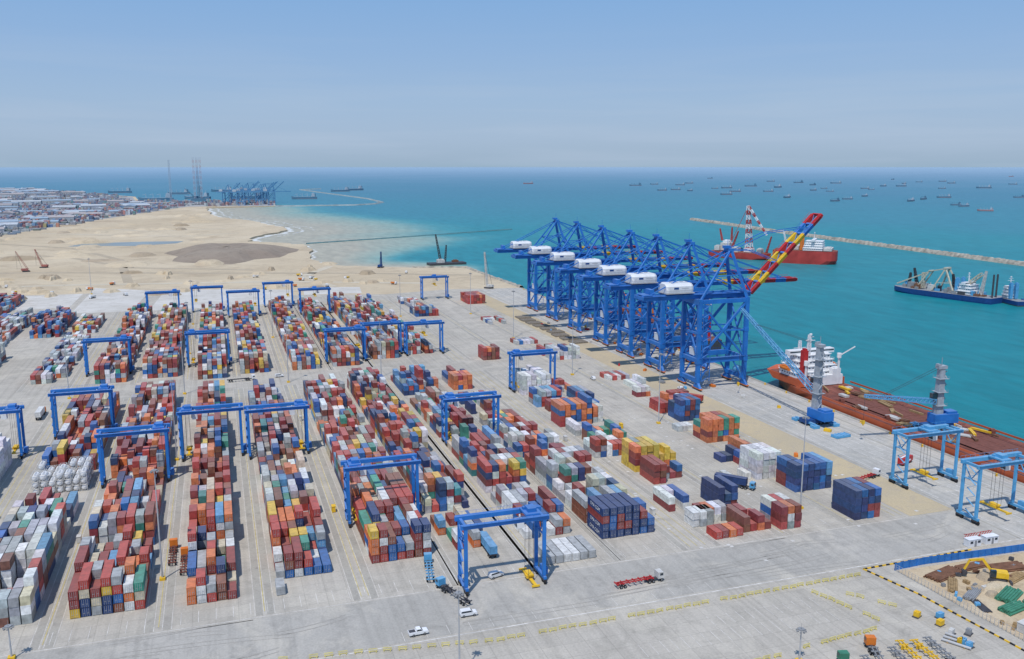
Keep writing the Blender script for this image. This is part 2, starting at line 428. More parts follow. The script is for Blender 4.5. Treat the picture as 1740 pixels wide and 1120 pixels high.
def door_mesh(col):
    mb=MB()
    for sx in(-1,1):
        mb.box((sx*.51,0,HT/2),(1.0,.05,HT-.36),0)
        for u in(.25,.75):
            mb.cyl((sx*u,-.06,.2),(sx*u,-.06,HT-.2),.035,6,1)
        mb.box((sx*.5,-.06,1.05),(.5,.03,.07),1)
    return mb.mesh('container_door_mesh',[MATS['container '+col],LGREY])
CM={};DM={}
def cmesh(col,Ln):
    if (col,Ln) not in CM: CM[(col,Ln)]=cont_mesh(col,Ln)
    if col not in DM: DM[col]=door_mesh(col)
    return CM[(col,Ln)],DM[col]

def text_mesh(s,size,mat):
    c=bpy.data.curves.new('lettering','FONT'); c.body=s; c.size=size; c.extrude=.01; c.align_x='CENTER'; c.align_y='CENTER'
    o=bpy.data.objects.new('tmp',c); COL.objects.link(o); bpy.context.view_layer.update()
    me=bpy.data.meshes.new_from_object(o.evaluated_get(bpy.context.evaluated_depsgraph_get()))
    me.name='lettering_mesh'; me.materials.clear(); me.materials.append(mat)
    bpy.data.objects.remove(o); return me
TXT={'navy':text_mesh('CMA CGM',1.7,WHITE),'white':text_mesh('MAERSK',1.7,paint('navy lettering',(.02,.1,.25)))}

# blocks: x0, rows, y0, y1, hmin, hmax, palette, density
BL=[
 (-101,6,345,405,4,5,'white',1.),(-68.5,6,247,347,1,4,'grey',.97),(-70,7,374,484,1,4,'warm',.96),
 (-43.2,7,246,290,1,4,'mix',.99),(-43.2,7,290,484,1,4,'warm',.99),(-13.5,5,244,482,1,4,'warm',1.),(11,6,252,478,1,4,'mix',.98),(10.5,1,242,249,1,1,'yel',1),
 (39.5,7,254,330,2,4,'warm',.98),(39.5,7,330,478,1,4,'mix',.97),(64,6,288,484,1,4,'mix',.97),(64,5,255,287,1,2,'mix',.35),
 (90.5,6,236,249,1,1,'frontw',1.),(90,6,256,300,1,3,'wr',.9),(90,6,300,372,1,4,'mix',.93),(90,6,372,445,1,3,'mix',.9),(90,7,450,490,1,4,'blue',.95),
 (114,5,248,260,4,4,'navyonly',1.),(127.8,2,248,260,2,3,'navy',1.),(114,7,262,300,1,4,'grey',.97),(114,7,300,332,1,4,'wr',.93),(114,7,334,362,1,3,'wr',.8),(114,6,365,392,1,2,'mix',.65),(114,6,404,440,1,2,'mix',.5),(118,4,453,466,2,3,'orange',.9),(118,5,468,481,1,3,'blue',.8),
 (147,3,247,253,1,2,'frontw',1.),(151,4,249,256,1,2,'wr',1.),(149,4,236,242,1,1,'red',1.),(161,4,238,250,1,2,'red',.9),(174,3,236,249,2,3,'wr',1.),(164,3,259,272,1,3,'navy',.9),
 (146,3,262,275,1,2,'wr',.8),(151,3,288,300,2,3,'red',.8),(160,3,292,298,1,2,'blue',.9),(153,4,303,316,3,4,'yel',.95),(165,3,306,318,1,3,'yel',.8),(145,6,324,336,2,3,'wr',1.),(150,6,338,350,1,3,'og',.75),(149,4,355,367,1,2,'wr',.8),
 (147.5,6,370,382,4,5,'orange',1.),(165,2,372,384,2,3,'wr',.9),(152,4,390,402,1,2,'wr',.8),(149,6,406,424,1,3,'blue',.85),(150,6,431,462,3,4,'white',.95),(172,3,398,424,1,2,'blue',.6),(171,3,430,442,1,2,'wr',.8),
 (203,4,235,247,3,4,'navyonly',1.),(200,6,264,276,2,4,'navy',1.),(194,4,280,293,3,4,'white',1.),(192,3,296,308,1,2,'navy',.9),(201,3,300,312,1,3,'red',.8),
 (200,6,327,339,3,4,'og',1.),(196,3,346,352,1,1,'white',1.),(205,4,360,372,3,4,'navy',1.),(203,5,376,388,1,3,'red',.8),(206,3,408,414,1,2,'wr',1.),(212,4,425,437,1,2,'white',.8),(207,5,446,458,1,1,'wr',.7),(223,4,402,408,1,1,'red',1.),
 (193,8,506,518,1,3,'wr',.8),(195,5,521,533,1,3,'red',.8),(155,4,520,533,2,3,'red',.9),(190,6,560,575,1,1,'wr',.6),(182,6,282,288,1,1,'white',.4),(168,2,320,332,1,1,'blue',.8),
 (-103,6,540,690,1,2,'grey',.7),(-104,6,700,770,1,2,'warm',.85),(-132,8,690,790,1,4,'blue',.9),(-160,7,640,800,1,3,'grey',.85),(-190,8,780,900,1,3,'blue',.8),(-150,7,560,630,2,4,'wr',.9),
 (-69,6,530,772,1,4,'warm',.97),(-44.5,7,535,780,2,4,'warm',.98),(-14.5,6,523,772,1,4,'mix',.98),(9,6,530,762,1,4,'mix',.97),(39,6,530,785,1,4,'mix',.96),
 (63,6,532,785,1,4,'mix',.97),(90,6,545,790,2,4,'warm',.96),(114,6,552,700,1,3,'mix',.8),(114,5,710,790,1,3,'mix',.7),(150,7,694,730,2,3,'blue',.9),(152,5,745,785,1,2,'wr',.6),(208,6,745,775,2,3,'red',.9),(196,6,640,665,1,1,'wr',.4)]
items=[]
def genblock(b):
    x0,rows,y0,y1,hn,hx,pal,den=b
    nb=max(1,int((y1-y0+.8)/12.75))
    bayy=[y0+i*12.75 for i in range(nb)]
    short=(y1-y0)<11
    H_={}
    ph=R.random()*10
    def rh(base):
        return max(hn,min(hx,int(round(base+R.gauss(0.05,(hx-hn)*.36)))))
    for j in range(nb):
        base=hn+(hx-hn)*(.64+.3*math.sin(ph+j*.9))
        twenty=R.random()<.6
        for i in range(rows):
            h=rh(base)
            if R.random()>den: h=0 if R.random()<.6 else max(0,h-2)
            if short: H_[(i,j,0)]=h; continue
            if R.random()<(.85 if twenty else .25):
                H_[(i,j,1)]=h; H_[(i,j,2)]=rh(base) if hn!=hx else h
            else: H_[(i,j,0)]=h
    def hh(i,j,fr):
        v=[H_[k] for k in((i,j,0),(i,j,1),(i,j,2)) if k in H_]
        if not v: return 0
        if fr=='b': return H_.get((i,j,2),H_.get((i,j,0),0))
        return min(v)
    for (i,j,k),h in H_.items():
        last=None
        for lv in range(h):
            col=pick(pal) if (last is None or R.random()<.8) else last
            last=col
            x=x0+i*2.72+WID/2
            Ln=12.19 if k==0 and not short else 6.06
            yy=bayy[j]+(6.1 if k==0 else (3.03 if k==1 else 9.4))
            if short: yy=bayy[j]+3.03
            front=H_.get((i,j,1),0) if k==2 else hh(i,j-1,'b')
            exp=(lv==h-1) or front<=lv or (x>12 and hh(i-1,j,'x')<=lv) or (x<-12 and hh(i+1,j,'x')<=lv)
            items.append((math.hypot(x,yy),x+R.uniform(-.08,.08),yy+R.uniform(-.18,.18),lv*2.62+.07,Ln,col,exp,pal,lv==h-1))
for b_ in BL: genblock(b_)
TH=math.atan(510/math.hypot(1500,277))
def inview(x,y):
    F_=x*math.sin(TH)+y*math.cos(TH); R_=x*math.cos(TH)-y*math.sin(TH)
    return F_>190 and abs(R_)/F_<.56
items.sort(key=lambda t:t[0])
indiv=[];rest=[]
for t in items:
    if t[6] and inview(t[1],t[2]) and len(indiv)<300: indiv.append(t)
    else: rest.append(t)
WORDS={'maroon':'maroon','red':'red','brown':'brown','orange':'orange','blue':'blue','navy':'navy','sky':'pale-blue','grey':'grey','white':'white','green':'green','yellow':'yellow','cream':'cream','teal':'teal'}
for t in indiv:
    _,x,y,z,Ln,col,_,pal,top=t
    bm_,dm=cmesh(col,Ln)
    o=obj('shipping_container',bm_,[],loc=(x,y,z))
    obj('door',dm,[],parent=o,loc=(0,-Ln/2+.06,0))
    if Ln>7 and ((col=='navy' and pal=='navyonly') or (col=='white' and pal=='white' and x>100)):
        t_=obj('lettering',TXT[col],[],parent=o,loc=(-WID/2-.01,0,1.4)); t_.rotation_euler=(rad(90),0,rad(-90))
    where='standing on the yard pavement' if z<1 else 'stacked on other containers'
    tag(o,'%s %s steel shipping container %s'%('long' if Ln>7 else 'short',WORDS[col],where),'container','shipping containers stacked in the yard')
def boxes_mesh(name,lst,matname,dust=.16):
    n=len(lst)
    base=np.array([(-1,-1,0),(1,-1,0),(1,1,0),(-1,1,0),(-1,-1,1),(1,-1,1),(1,1,1),(-1,1,1)],float)
    fb=np.array([(3,2,1,0),(4,5,6,7),(0,1,5,4),(1,2,6,5),(2,3,7,6),(3,0,4,7)])
    V=np.zeros((n,8,3));C=np.ones((n,24,4))
    for i,(x,y,z,sx,sy,sz,c) in enumerate(lst):
        V[i]=base*np.array((sx/2,sy/2,sz))+np.array((x,y,z)); C[i,:,:3]=c
    F=(fb[None]+np.arange(n)[:,None,None]*8).reshape(-1,4)
    me=bpy.data.meshes.new(name); me.from_pydata(V.reshape(-1,3).tolist(),[],F.tolist())
    ca=me.color_attributes.new('tint','FLOAT_COLOR','CORNER'); ca.data.foreach_set('color',C.ravel().astype('f'))
    m=bpy.data.materials.new(matname); m.use_nodes=True
    nt=m.node_tree;N=nt.nodes;L=nt.links;b=N['Principled BSDF']; b.inputs['Roughness'].default_value=.6
    at=N.new('ShaderNodeAttribute'); at.attribute_name='tint'
    geo=N.new('ShaderNodeNewGeometry'); no=N.new('ShaderNodeTexNoise'); no.inputs['Scale'].default_value=.8; no.inputs['Detail'].default_value=6
    L.new(geo.outputs['Position'],no.inputs['Vector'])
    mr=N.new('ShaderNodeMapRange'); mr.inputs['From Min'].default_value=.3;mr.inputs['From Max'].default_value=.7;mr.inputs['To Min'].default_value=.64;mr.inputs['To Max'].default_value=1.14
    L.new(no.outputs['Fac'],mr.inputs['Value'])
    cc=N.new('ShaderNodeCombineColor')
    for i in range(3): L.new(mr.outputs[0],cc.inputs[i])
    mx=N.new('ShaderNodeMix');mx.data_type='RGBA';mx.blend_type='MULTIPLY';mx.inputs[0].default_value=1.
    L.new(at.outputs['Color'],mx.inputs[6]);L.new(cc.outputs[0],mx.inputs[7])
    sp=N.new('ShaderNodeSeparateXYZ'); L.new(geo.outputs['Normal'],sp.inputs[0])
    m2=N.new('ShaderNodeMath');m2.operation='MULTIPLY';m2.use_clamp=True;m2.inputs[1].default_value=dust;L.new(sp.outputs[2],m2.inputs[0])
    mx2=N.new('ShaderNodeMix');mx2.data_type='RGBA';mx2.inputs[7].default_value=(.5,.45,.38,1)
    L.new(m2.outputs[0],mx2.inputs[0]);L.new(mx.outputs[2],mx2.inputs[6]);L.new(mx2.outputs[2],b.inputs['Base Color'])
    me.materials.append(m)
    o=bpy.data.objects.new(name,me);COL.objects.link(o);return o
def vary(c):
    k=R.uniform(.72,1.22); g=R.uniform(0,.12); l=sum(c)/3
    return tuple(min(.85,(v*(1-g)+l*g)*k*R.uniform(.93,1.07)+R.uniform(0,.02)) for v in c)
lst=[(t[1],t[2],t[3],WID,t[4],HT,vary(CC[t[5]])) for t in rest]
o=boxes_mesh('shipping_containers',lst,'container paint mass'); o['kind']='stuff'
tag(o,'dense rows of multicoloured stacked steel shipping containers','containers')
print('CONT',len(items),len(indiv),indiv[-1][0])

# tank containers
mbf=MB(); 
for sx in(-1,1):
    for sy in(-1,1): mbf.box((sx*1.15,sy*2.95,1.3),(.14,.14,2.6))
    mbf.box((sx*1.15,0,.1),(.14,5.76,.16)); mbf.box((sx*1.15,0,2.52),(.1,5.76,.1))
for sy in(-1,1):
    mbf.box((0,sy*2.95,.1),(2.16,.14,.16)); mbf.box((0,sy*2.95,2.52),(2.16,.12,.12))
    mbf.beam((-1.08,sy*2.95,.2),(1.08,sy*2.95,2.4),.08)
tankf=obj('tank_container',mbf,OFFW); mbt=MB()
for a,b,r1,r2 in((-2.8,-2.5,.6,1.05),(-2.5,2.5,1.05,1.05),(2.5,2.8,1.05,.6)): mbt.cyl((0,a,1.3),(0,b,1.3),r1,16,0,r2)
mbt.box((0,0,2.4),(.5,3.5,.06),1)
obj('tank',mbt,[WHITE,LGREY],parent=tankf)
for j in range(3):
    for i in range(7):
        for lv in range(R.choice((2,3))):
            x=-70+i*2.72+1.22;y=350+j*6.6+3;z=.07+lv*2.62
            o=dup(tankf,(x,y,z))
            tag(o,'white cylindrical tank container in a steel frame, stacked','tank container','tank containers in the yard')
remove(tankf)

# ------------------------------------------------------------------ RTG cranes
def build_rtg(blue,name='rubber_tyred_gantry_crane'):
    root=empty(name); hx=11.8; hy=3.4; Z=21.
    for sx in(-1,1):
        for sy in(-1,1):
            mb=MB(); mb.box((sx*hx,sy*hy,2.4+(Z-3.7)/2),(1.0,.75,Z-3.7)); 
            obj('leg',mb,blue,root)
            mb2=MB(); mb2.box((sx*hx,sy*hy,1.15),(.85,2.3,.5)); 
            bg=obj('bogie',mb2,DARK,root)
            for dy in(-.85,.85):
                mb=MB(); mb.cyl((sx*hx-.3,sy*hy+dy,.75),(sx*hx+.3,sy*hy+dy,.75),.75,12); obj('tyre',mb,BLACK,bg)
        mb=MB(); mb.box((sx*hx,0,1.9),(.85,2*hy+2.4,.8)); obj('sill_beam',mb,blue,root)
        mb=MB(); mb.box((sx*(hx-.1),0,Z-.9),(.8,2*hy-1.,.9)); mb.beam((sx*hx,-hy+.5,Z-2),(sx*hx,0,Z-6),.28); mb.beam((sx*hx,hy-.5,Z-2),(sx*hx,0,Z-6),.28)
        mb.box((sx*hx,0,Z-6.2),(.4,2*hy-.8,.4)); obj('end_tie',mb,blue,root)
    for sy in(-1,1):
        mb=MB(); mb.box((0,sy*hy,Z-.65),(2*hx+2.8,.9,1.3)); mb.box((0,sy*(hy+.7),Z-.0),(2*hx+2.3,.5,.08))
        for k in range(13): mb.box((-hx-1+k*2.1,sy*(hy+.93),Z+.5),(.05,.05,1.))
        mb.box((0,sy*(hy+.93),Z+1.),(2*hx+2.2,.05,.05))
        obj('girder',mb,blue,root)
    mb=MB(); mb.box((hx+1.2,0,2.7),(1.3,3.6,2.)); mb.box((hx+1.2,0,3.8),(1.1,2.2,.2)); obj('power_house',mb,blue,root)
    mb=MB()
    for k in range(9): mb.beam((-hx-.8,-hy+.5+(k%2)*3.5,2.5+k*1.9),(-hx-.8,-hy+.5+((k+1)%2)*3.5,2.5+(k+1)*1.9),.5,.1)
    obj('stair',mb,blue,root)
    tr=MB(); tr.box((0,0,Z+.3),(4.2,2*hy-1.,.5)); tr.box((.3,0,Z+1.1),(2.6,3.4,1.2)); tr.box((-1.2,1.4,Z+.9),(.9,1.2,.8))
    tro=obj('trolley',tr,blue,root)
    cb=MB(); cb.prism([(-1,Z-4.2),(1.,Z-4.2),(1.,Z-1.7),(-1.3,Z-1.7)],-1.1,1.1); cb.box((-1.2,0,Z-3),(.3,1.8,1.3),1); cb.box((0,0,Z-1.4),(.4,.4,.6)); cb.box((0,0,Z-.8),(.4,.4,.8))
    obj('operator_cab',cb,[WHITE,GLASS],tro,(3,0,0))
    rp=MB()
    for a in(-.8,.8):
        for c in(-1.6,1.6): rp.beam((a,c,4.5),(a*.9,c,Z),.08)
    obj('hoist_rope',rp,DARK,tro)
    sp=MB(); sp.box((0,0,3.9),(2.3,2.2,.9)); sp.box((0,0,3.3),(.9,11.6,.5)); 
    for c in(-5.8,5.8): sp.box((0,c,3.25),(2.4,.35,.55))
    sp.box((0,0,4.6),(1.6,3.6,.4))
    obj('spreader',sp,YEL,tro)
    return root
rtg=build_rtg(BLUE)
RT=[(-94,403,9.2,0),(-61.5,428,9.2,0),(-64,555,9,0),(-34.5,355,9.2,0),(-6.5,378,-9.2,0),(20,372,9.2,0),(-8.5,562,-9,0),(-10,778,-9,6),(18,742,9,6),(48.5,788,8,6),(74.5,738,0,12),(72.5,545,8,6),(98,559,8,0),(124,552,0,10),(187.5,786,0,10),(159.5,442,-9.2,0),(102,363,-9.4,0),(49,288,-9.2,0),(73.5,229,8.4,-2.6),(-43.5,757,9,0)]
for i,(x,y,tx,lift) in enumerate(RT):
    o=dup(rtg,(x,y,.06))
    for c in o.children:
        if c.name.startswith('trolley'):
            c.location.x=tx
            for q in c.children:
                if q.name.startswith('spreader'): q.location.z=lift
                if q.name.startswith('hoist_rope'): q.scale.z=(21-4.5-lift)/16.5; q.location.z=21*(1-q.scale.z)
                if q.name.startswith('operator_cab') and tx>5: q.location.x=-3
    tag(o,'blue rubber tyred gantry crane '+('straddling stacked containers' if i!=18 else 'on empty pavement beside containers'),'gantry crane','yard gantry cranes over the container blocks')
remove(rtg)
rtg2=build_rtg(BLUE2)
for x,y in((253.5,257.5),(251.5,222.5)):
    o=dup(rtg2,(x,y,.08)); tag(o,'light blue rubber tyred gantry crane parked on the quay','gantry crane','light blue gantry cranes on the quay')
remove(rtg2)

# ------------------------------------------------------------------ STS cranes
def build_sts(raised):
    root=empty('ship_to_shore_crane'); G=29.; hy=8.5
    for x in(0,G):
        for sy in(-1,1):
            mb=MB(); mb.box((x,sy*hy,4+46/2),(2.2,1.8,46)); mb.box((x,sy*hy,16.),(2.7,2.3,3)); mb.box((x,sy*hy,32),(2.5,2.1,2.))
            obj('leg',mb,BLUE,root)
            bg=MB()
            bg.prism([(-3.6,1.4),(3.6,1.4),(1.2,4),(-1.2,4)],x-.7,x+.7,0,'x')
            bg.v=[(a,b+sy*hy,c) for a,b,c in bg.v]
            bo=obj('bogie',bg,BLUE,root)
            wb=MB(); wb.box((x,sy*hy,1.15),(1.3,9.4,.5)); obj('wheel_beam',wb,ORG,bo)
            for k in range(6): wh=MB(); wh.cyl((x-.35,sy*hy-3.7+k*1.5,.62),(x+.35,sy*hy-3.7+k*1.5,.62),.6,10); obj('wheel',wh,DARK,bo)
        mb=MB(); mb.box((x,0,5.2),(1.7,2*hy-1.8,2.2)); obj('sill_beam',mb,BLUE,root)
        mb=MB(); mb.box((x,0,48.3),(2.2,2*hy-1.8,2.8)); mb.box((x,0,16.2),(1.4,2*hy-2.3,2.))
        mb.beam((x,-hy+1,18),(x,0,30),.8);mb.beam((x,hy-1,18),(x,0,30),.8);mb.beam((x,-hy+1,46),(x,0,32),.8);mb.beam((x,hy-1,46),(x,0,32),.8); mb.box((x,0,31),(1.,2*hy-1.8,1.2))
        obj('cross_frame',mb,BLUE,root)
    for sy in(-1,1):
        mb=MB(); mb.box((G/2,sy*hy,16.2),(G-2.5,1.4,2.8)); mb.box((G/2,sy*(hy+.95),17.55),(G,.9,.1)); mb.box((G/2,sy*(hy+1.3),18.6),(G,.08,.08))
        for k in range(8): mb.box((1+k*3.8,sy*(hy+1.3),18.1),(.08,.08,1.05))
        obj('portal_beam',mb,BLUE,root)
        mb=MB(); mb.box((G/2,sy*hy,48.4),(G-2,1.2,2.3)); obj('upper_beam',mb,BLUE,root)
        mb=MB(); mb.beam((1,sy*hy,17.6),(G-1,sy*hy,47),1.2,1.2); mb.beam((1,sy*hy,32),(G*.5,sy*hy,32.3),.9); mb.beam((G-1,sy*hy,32),(G*.5,sy*hy,32.3),.8)
        mb.beam((G-1,sy*hy,17.6),(G*.5,sy*hy,32.3),1.)
        mb.beam((1,sy*hy,46.8),(G*.5,sy*hy,32.3),1.); mb.beam((1,sy*hy,5),(G*.25,sy*hy,15),.7); mb.beam((G-1,sy*hy,5),(G*.75,sy*hy,15),.7)
        obj('brace',mb,BLUE,root)
    gd=MB()
    for sy in(-1,1):
        gd.box((1,sy*3.2,51),(66,1.5,2.8))
        gd.box((1,sy*4.6,52),(66,1.4,.1)); gd.box((1,sy*5.2,53.1),(66,.08,.08)); gd.box((1,sy*5.2,52.6),(66,.06,.06))
        for k in range(23): gd.box((-31+k*2.9,sy*5.2,52.6),(.08,.08,1.1))
    for k in range(8): gd.box((-31.5+k*9.2,0,51),(1.2,5.0,1.4))
    gd.box((-32.3,0,51.2),(.6,10.5,1.8)); gd.box((-29,0,52.6),(5,9,.4)); gd.box((-26,0,54.2),(2.2,6,2.6))
    obj('girder',gd,BLUE,root)
    bm=MB(); n=8; Lb=60/n
    for k in range(n):
        mi=(1,2,1,2,1,2,0,1)[k] if raised else (0,2,1,0,2,1,0,1)[k]
        for sy in(-1,1):
            bm.box((Lb*k+Lb/2+.4,sy*3.1,0),(Lb-.05,1.4,2.4),mi)
            bm.box((Lb*k+Lb/2+.4,sy*4.4,1.),(Lb-.05,1.1,.1),mi); bm.box((Lb*k+Lb/2+.4,sy*4.9,2.1),(Lb-.05,.1,.1),mi)
            for c_ in(1,3.4,5.8): bm.box((Lb*k+c_,sy*4.9,1.6),(.08,.08,1.),mi)
        bm.box((Lb*k+.9,0,0),(1.,4.7,1.2),0)
        bm.beam((Lb*k+1,-2.3,.3),(Lb*k+Lb,2.3,.3),.3,.3,0)
    bm.box((60.8,0,0),(.7,8.,1.6),1)
    bo=obj('boom',bm,[BLUE,RED,YEL],root,(34.2,0,51.)); 
    if raised: bo.rotation_euler[1]=-rad(44)
    af=MB()
    ap=(21.5,75.)
    for sy in(-1,1):
        af.beam((G,sy*hy,49.4),(ap[0],sy*2.6,ap[1]),1.5,1.5); af.beam((1,sy*hy*.9,49.5),(ap[0]-1,sy*2.6,ap[1]-.5),1.,1.)
        af.beam((G-1.,sy*hy*.93,53),(10,sy*5.3,61.5),.6); af.beam((25.5,sy*6,62),(11,sy*5.3,61.5),.5); af.beam((G-3.,sy*6.,62),(34,sy*3.3,52.6),.6)
    af.box((ap[0],0,ap[1]+.3),(2.4,7,1.6)); af.box((25,0,63),(.9,10,1.)); af.box((ap[0]-1.5,0,ap[1]+1.8),(3.5,3,1.4)); af.box((11,0,62),(.8,9,.8))
    af.beam((ap[0],1.5,ap[1]+2),(ap[0],1.5,ap[1]+6),.15)
    obj('apex_frame',af,BLUE,root)
    def bp(u,w=0):
        a=rad(44) if raised else 0
        return (34.2+u*math.cos(a)-w*math.sin(a),51+u*math.sin(a)+w*math.cos(a))
    for sy in(-1,1):
        st=MB(); st.beam((ap[0],sy*2.6,ap[1]),(-28,sy*3.2,52.3),.5)
        if not raised:
            for u in(24,52):
                x,z=bp(u,1.2); st.beam((ap[0],sy*2.6,ap[1]),(x,sy*3.1,z),.45)
        else:
            for u in(24,50):
                x,z=bp(u,1.2); mx_=(ap[0]+x)/2-2; mz=(ap[1]+z)/2+3
                st.beam((ap[0],sy*2.6,ap[1]),(mx_,sy*2.8,mz),.4); st.beam((mx_,sy*2.8,mz),(x,sy*3.1,z),.4)
        obj('stay',st,BLUE,root)
    mh=MB(); w=4.9
    def prof(k): 
        return [(-w+k*.6,53.5),(w-k*.6,53.5),(w+.3-k*.6,55.),(w+.3-k,56.9),(w-1.4-k,58.5-k*.4),(-w+1.4+k,58.5-k*.4),(-w-.3+k,56.9),(-w-.3+k*.6,55.)]
    secs=[(-18.4,1.1),(-17.,0),(-3.6,0),(-2.2,1.1)]
    vs=[];fs=[];np_=8
    for x,k in secs: vs+= [(x,a,b) for a,b in prof(k)]
    for s_ in range(len(secs)-1):
        for i in range(np_): fs.append((s_*np_+i,s_*np_+(i+1)%np_,(s_+1)*np_+(i+1)%np_,(s_+1)*np_+i))
    fs+= [tuple(range(np_-1,-1,-1)),tuple(range((len(secs)-1)*np_,len(secs)*np_))]
    mh.add(vs,fs,0)
    mh.box((-10.4,0,53.2),(17.,11.2,.4),1)
    for sx in range(3): mh.box((-14+sx*3.6,.8*(sx-1),58.6),(1.4,1.6,.4),1)
    mh.beam((-14.2,-w-.33,55.9),(-11.4,-w-.33,55.9),.05,1.1,2); mh.beam((-9.6,-w-.33,55.9),(-5.4,-w-.33,55.9),.05,.25,1)
    obj('machine_house',mh,[HOUSEW,LGREY,DBLUE],root)
    tr=MB(); tr.box((0,0,49.2),(6,5,.7)); tr.box((0,0,48.4),(3,3.2,1.1))
    tro=obj('trolley',tr,BLUE,root,(8,0,0))
    cb=MB(); cb.prism([(-1.2,44.6),(1.4,44.6),(1.9,46),(1.9,47.5),(-1.2,47.5)],-1.2,1.2,0,'y'); cb.box((1.85,0,46.4),(.2,2,1.5),1); cb.box((0,0,48),(1,1,1))
    obj('operator_cab',cb,[WHITE,GLASS],tro,(4,3,0))
    sd=MB()
    for k in range(10): sd.beam((1.6,-hy-1.6,5+k*4.4),(5.6,-hy-1.6,7.2+k*4.4),.7,.15); sd.beam((5.6,-hy-1.6,7.2+k*4.4),(1.6,-hy-1.6,9.4+k*4.4),.7,.15)
    sd.beam((6.2,-hy-1.6,5),(6.2,-hy-1.6,49),.3); sd.beam((1.4,-hy-1.6,5),(1.4,-hy-1.6,49),.3)
    obj('stair_tower',sd,BLUE,root)
    cr=MB(); cr.cyl((G+1.8,-2,7.5),(G+1.8,2,7.5),2.4,18); obj('cable_reel',cr,BLUE2,root)
    eb=MB(); eb.box((2.4,0,20),(3.4,5,4)); eb.box((2.4,0,22.1),(3.7,5.3,.2)); obj('electrical_room',eb,HOUSEW,root)
    return root
lo=build_sts(False); 
for y in(699,649,598,548,507,464):
    o=dup(lo,(244+(y-420)*.028,y,.08)); tag(o,'blue quay crane with white machine house and lowered boom','quay crane','ship to shore cranes along the quay')
    for c in o.children:
        if c.name.startswith('trolley'): c.location.x=R.uniform(-2,18)
remove(lo)
hi=build_sts(True); hi.location=(244,420,.08)
tag(hi,'blue quay crane with red and yellow boom raised','quay crane','ship to shore cranes along the quay')

# ------------------------------------------------------------------ markings
mbw=MB();mby=MB();mbk=MB()
def rect(mb,x0,y0,x1,y1,z): mb.add([(x0,y0,z),(x1,y0,z),(x1,y1,z),(x0,y1,z)],[(0,1,2,3)])
ZM=.07
legx=[-106,-82,-73.5,-49.7,-46.3,-22.7,-18.3,5.3,8.2,31.8,36.7,60.3,61.7,85.3,90-3.8,113.8,112.2,135.8,147.7,171.3,175.7,199.3]
for x in legx:
    for a,b_ in((232,494),(524,800)):
        rect(mbk,x-.9,a,x+.9,b_,.05)
        rect(mbw,x-1.22,a,x-1.1,b_,ZM); rect(mbw,x+1.1,a,x+1.22,b_,ZM)
for x in(-79.5,-77,-48,-20.4,6.7,33.2,35.3,87.8,138.5,141,144,173.4,201.5,219,222):
    for a,b_ in((234,492),(526,798)): rect(mby,x-.1,a,x+.1,b_,ZM)
for x in np.arange(140,222,2.75):
    for a in range(236,480,13):
        if R.random()<.75: rect(mbw,x-.05,a,x+.05,a+12,ZM)
for y in np.arange(236,800,12.8):
    for x0,x1 in((147,166),(176,198),(201,219),(112,134)):
        rect(mbw,x0,y-.07,x1,y+.07,ZM+.01)
rect(mbw,-250,204.8,288,205.2,ZM)
rect(mbw,-250,231.0,225,231.25,ZM)
for y in(494.5,507,520.5): 
    for k in range(-20,44):
        rect(mbw,k*5.,y-.12,k*5.+(3 if y==507 else 5),y+.12,ZM)
for k in range(60): rect(mbw,-60+k*4.5,233.4,-60+k*4.5+.15,240.,ZM+.01)
for i in range(16): rect(mbw,40+i*6.,206.2,40+i*6+.12,211,ZM+.01)
for x in np.arange(96,156,3.): rect(mbw,x-.07,180,x+.07,186,ZM)
for x in np.arange(120,156,3.): rect(mbw,x-.07,188,x+.07,193,ZM)
for x in(244.2,272.6,280.1): rect(mbk,x-.5,205,x+.5,832,.075)
for x in(246.5,255,259,263,267,271,275,284):
    for y in range(206,830,12): rect(mbw,x-.14,y,x+.14,y+9.5,.08)
for y in range(210,400,6): rect(mbw,253,y,278,y+.25,.09)
structure(obj('road_marking_white',mbw,WLINE)); structure(obj('road_marking_yellow',mby,YLINE))
structure(obj('crane_runway_pavement',mbk,ground_mat('runway concrete',(.36,.34,.30),(.41,.39,.34),(.30,.28,.25),.05,.3)))
mbp=MB()
for i in range(120):
    x=R.uniform(135,230);y=R.uniform(215,480); rect(mbp,x,y,x+1.2,y+1.2,.1)
structure(obj('drain_cover_pavement',mbp,paint('pale cover plate',(.62,.60,.56),.8)))
ASPH=ground_mat('worn grey asphalt',(.39,.375,.34),(.44,.42,.38),(.34,.325,.295),.03,.2,streak=True)
sheet('road',[(-900,206),(288,206),(288,230.5),(-900,230.5)],.045,ASPH)
mbt_=MB()
for i in range(22):
    x0=R.uniform(-60,220); y0=R.uniform(208,229); L_=R.uniform(10,45); dy=R.uniform(-4,4); w_=R.uniform(.15,.28)
    for o_ in(0,1.9):
        pr=None
        for k in range(9):
            q=k/8; x=x0+L_*q; y=min(230,max(206.5,y0+o_+dy*q*q)); cur=((x,y-w_/2,.085),(x,y+w_/2,.085))
            if pr: mbt_.add([pr[0],cur[0],cur[1],pr[1]],[(0,1,2,3)])
            pr=cur
structure(obj('tyre_mark_road',mbt_,ground_mat('tyre scuffed concrete',(.34,.325,.295),(.38,.36,.325),(.40,.38,.34),.1,.4)))
mb=MB(); mb.box((287.9,310,-.9),(.5,1040,2.9)); mb.box((287.4,310,.22),(.5,1040,.3)); tag(obj('quay_edge_wall',mb,CONC),'concrete quay edge wall above the water','quay wall')
bmb=MB(); bmb.cyl((0,0,0),(0,0,.7),.3,10); bmb.cyl((0,0,.7),(0,0,1.),.5,10); bmb.cyl((0,0,0),(0,0,.06),.6,10)
bme=bmb.mesh('bollard',[YEL])
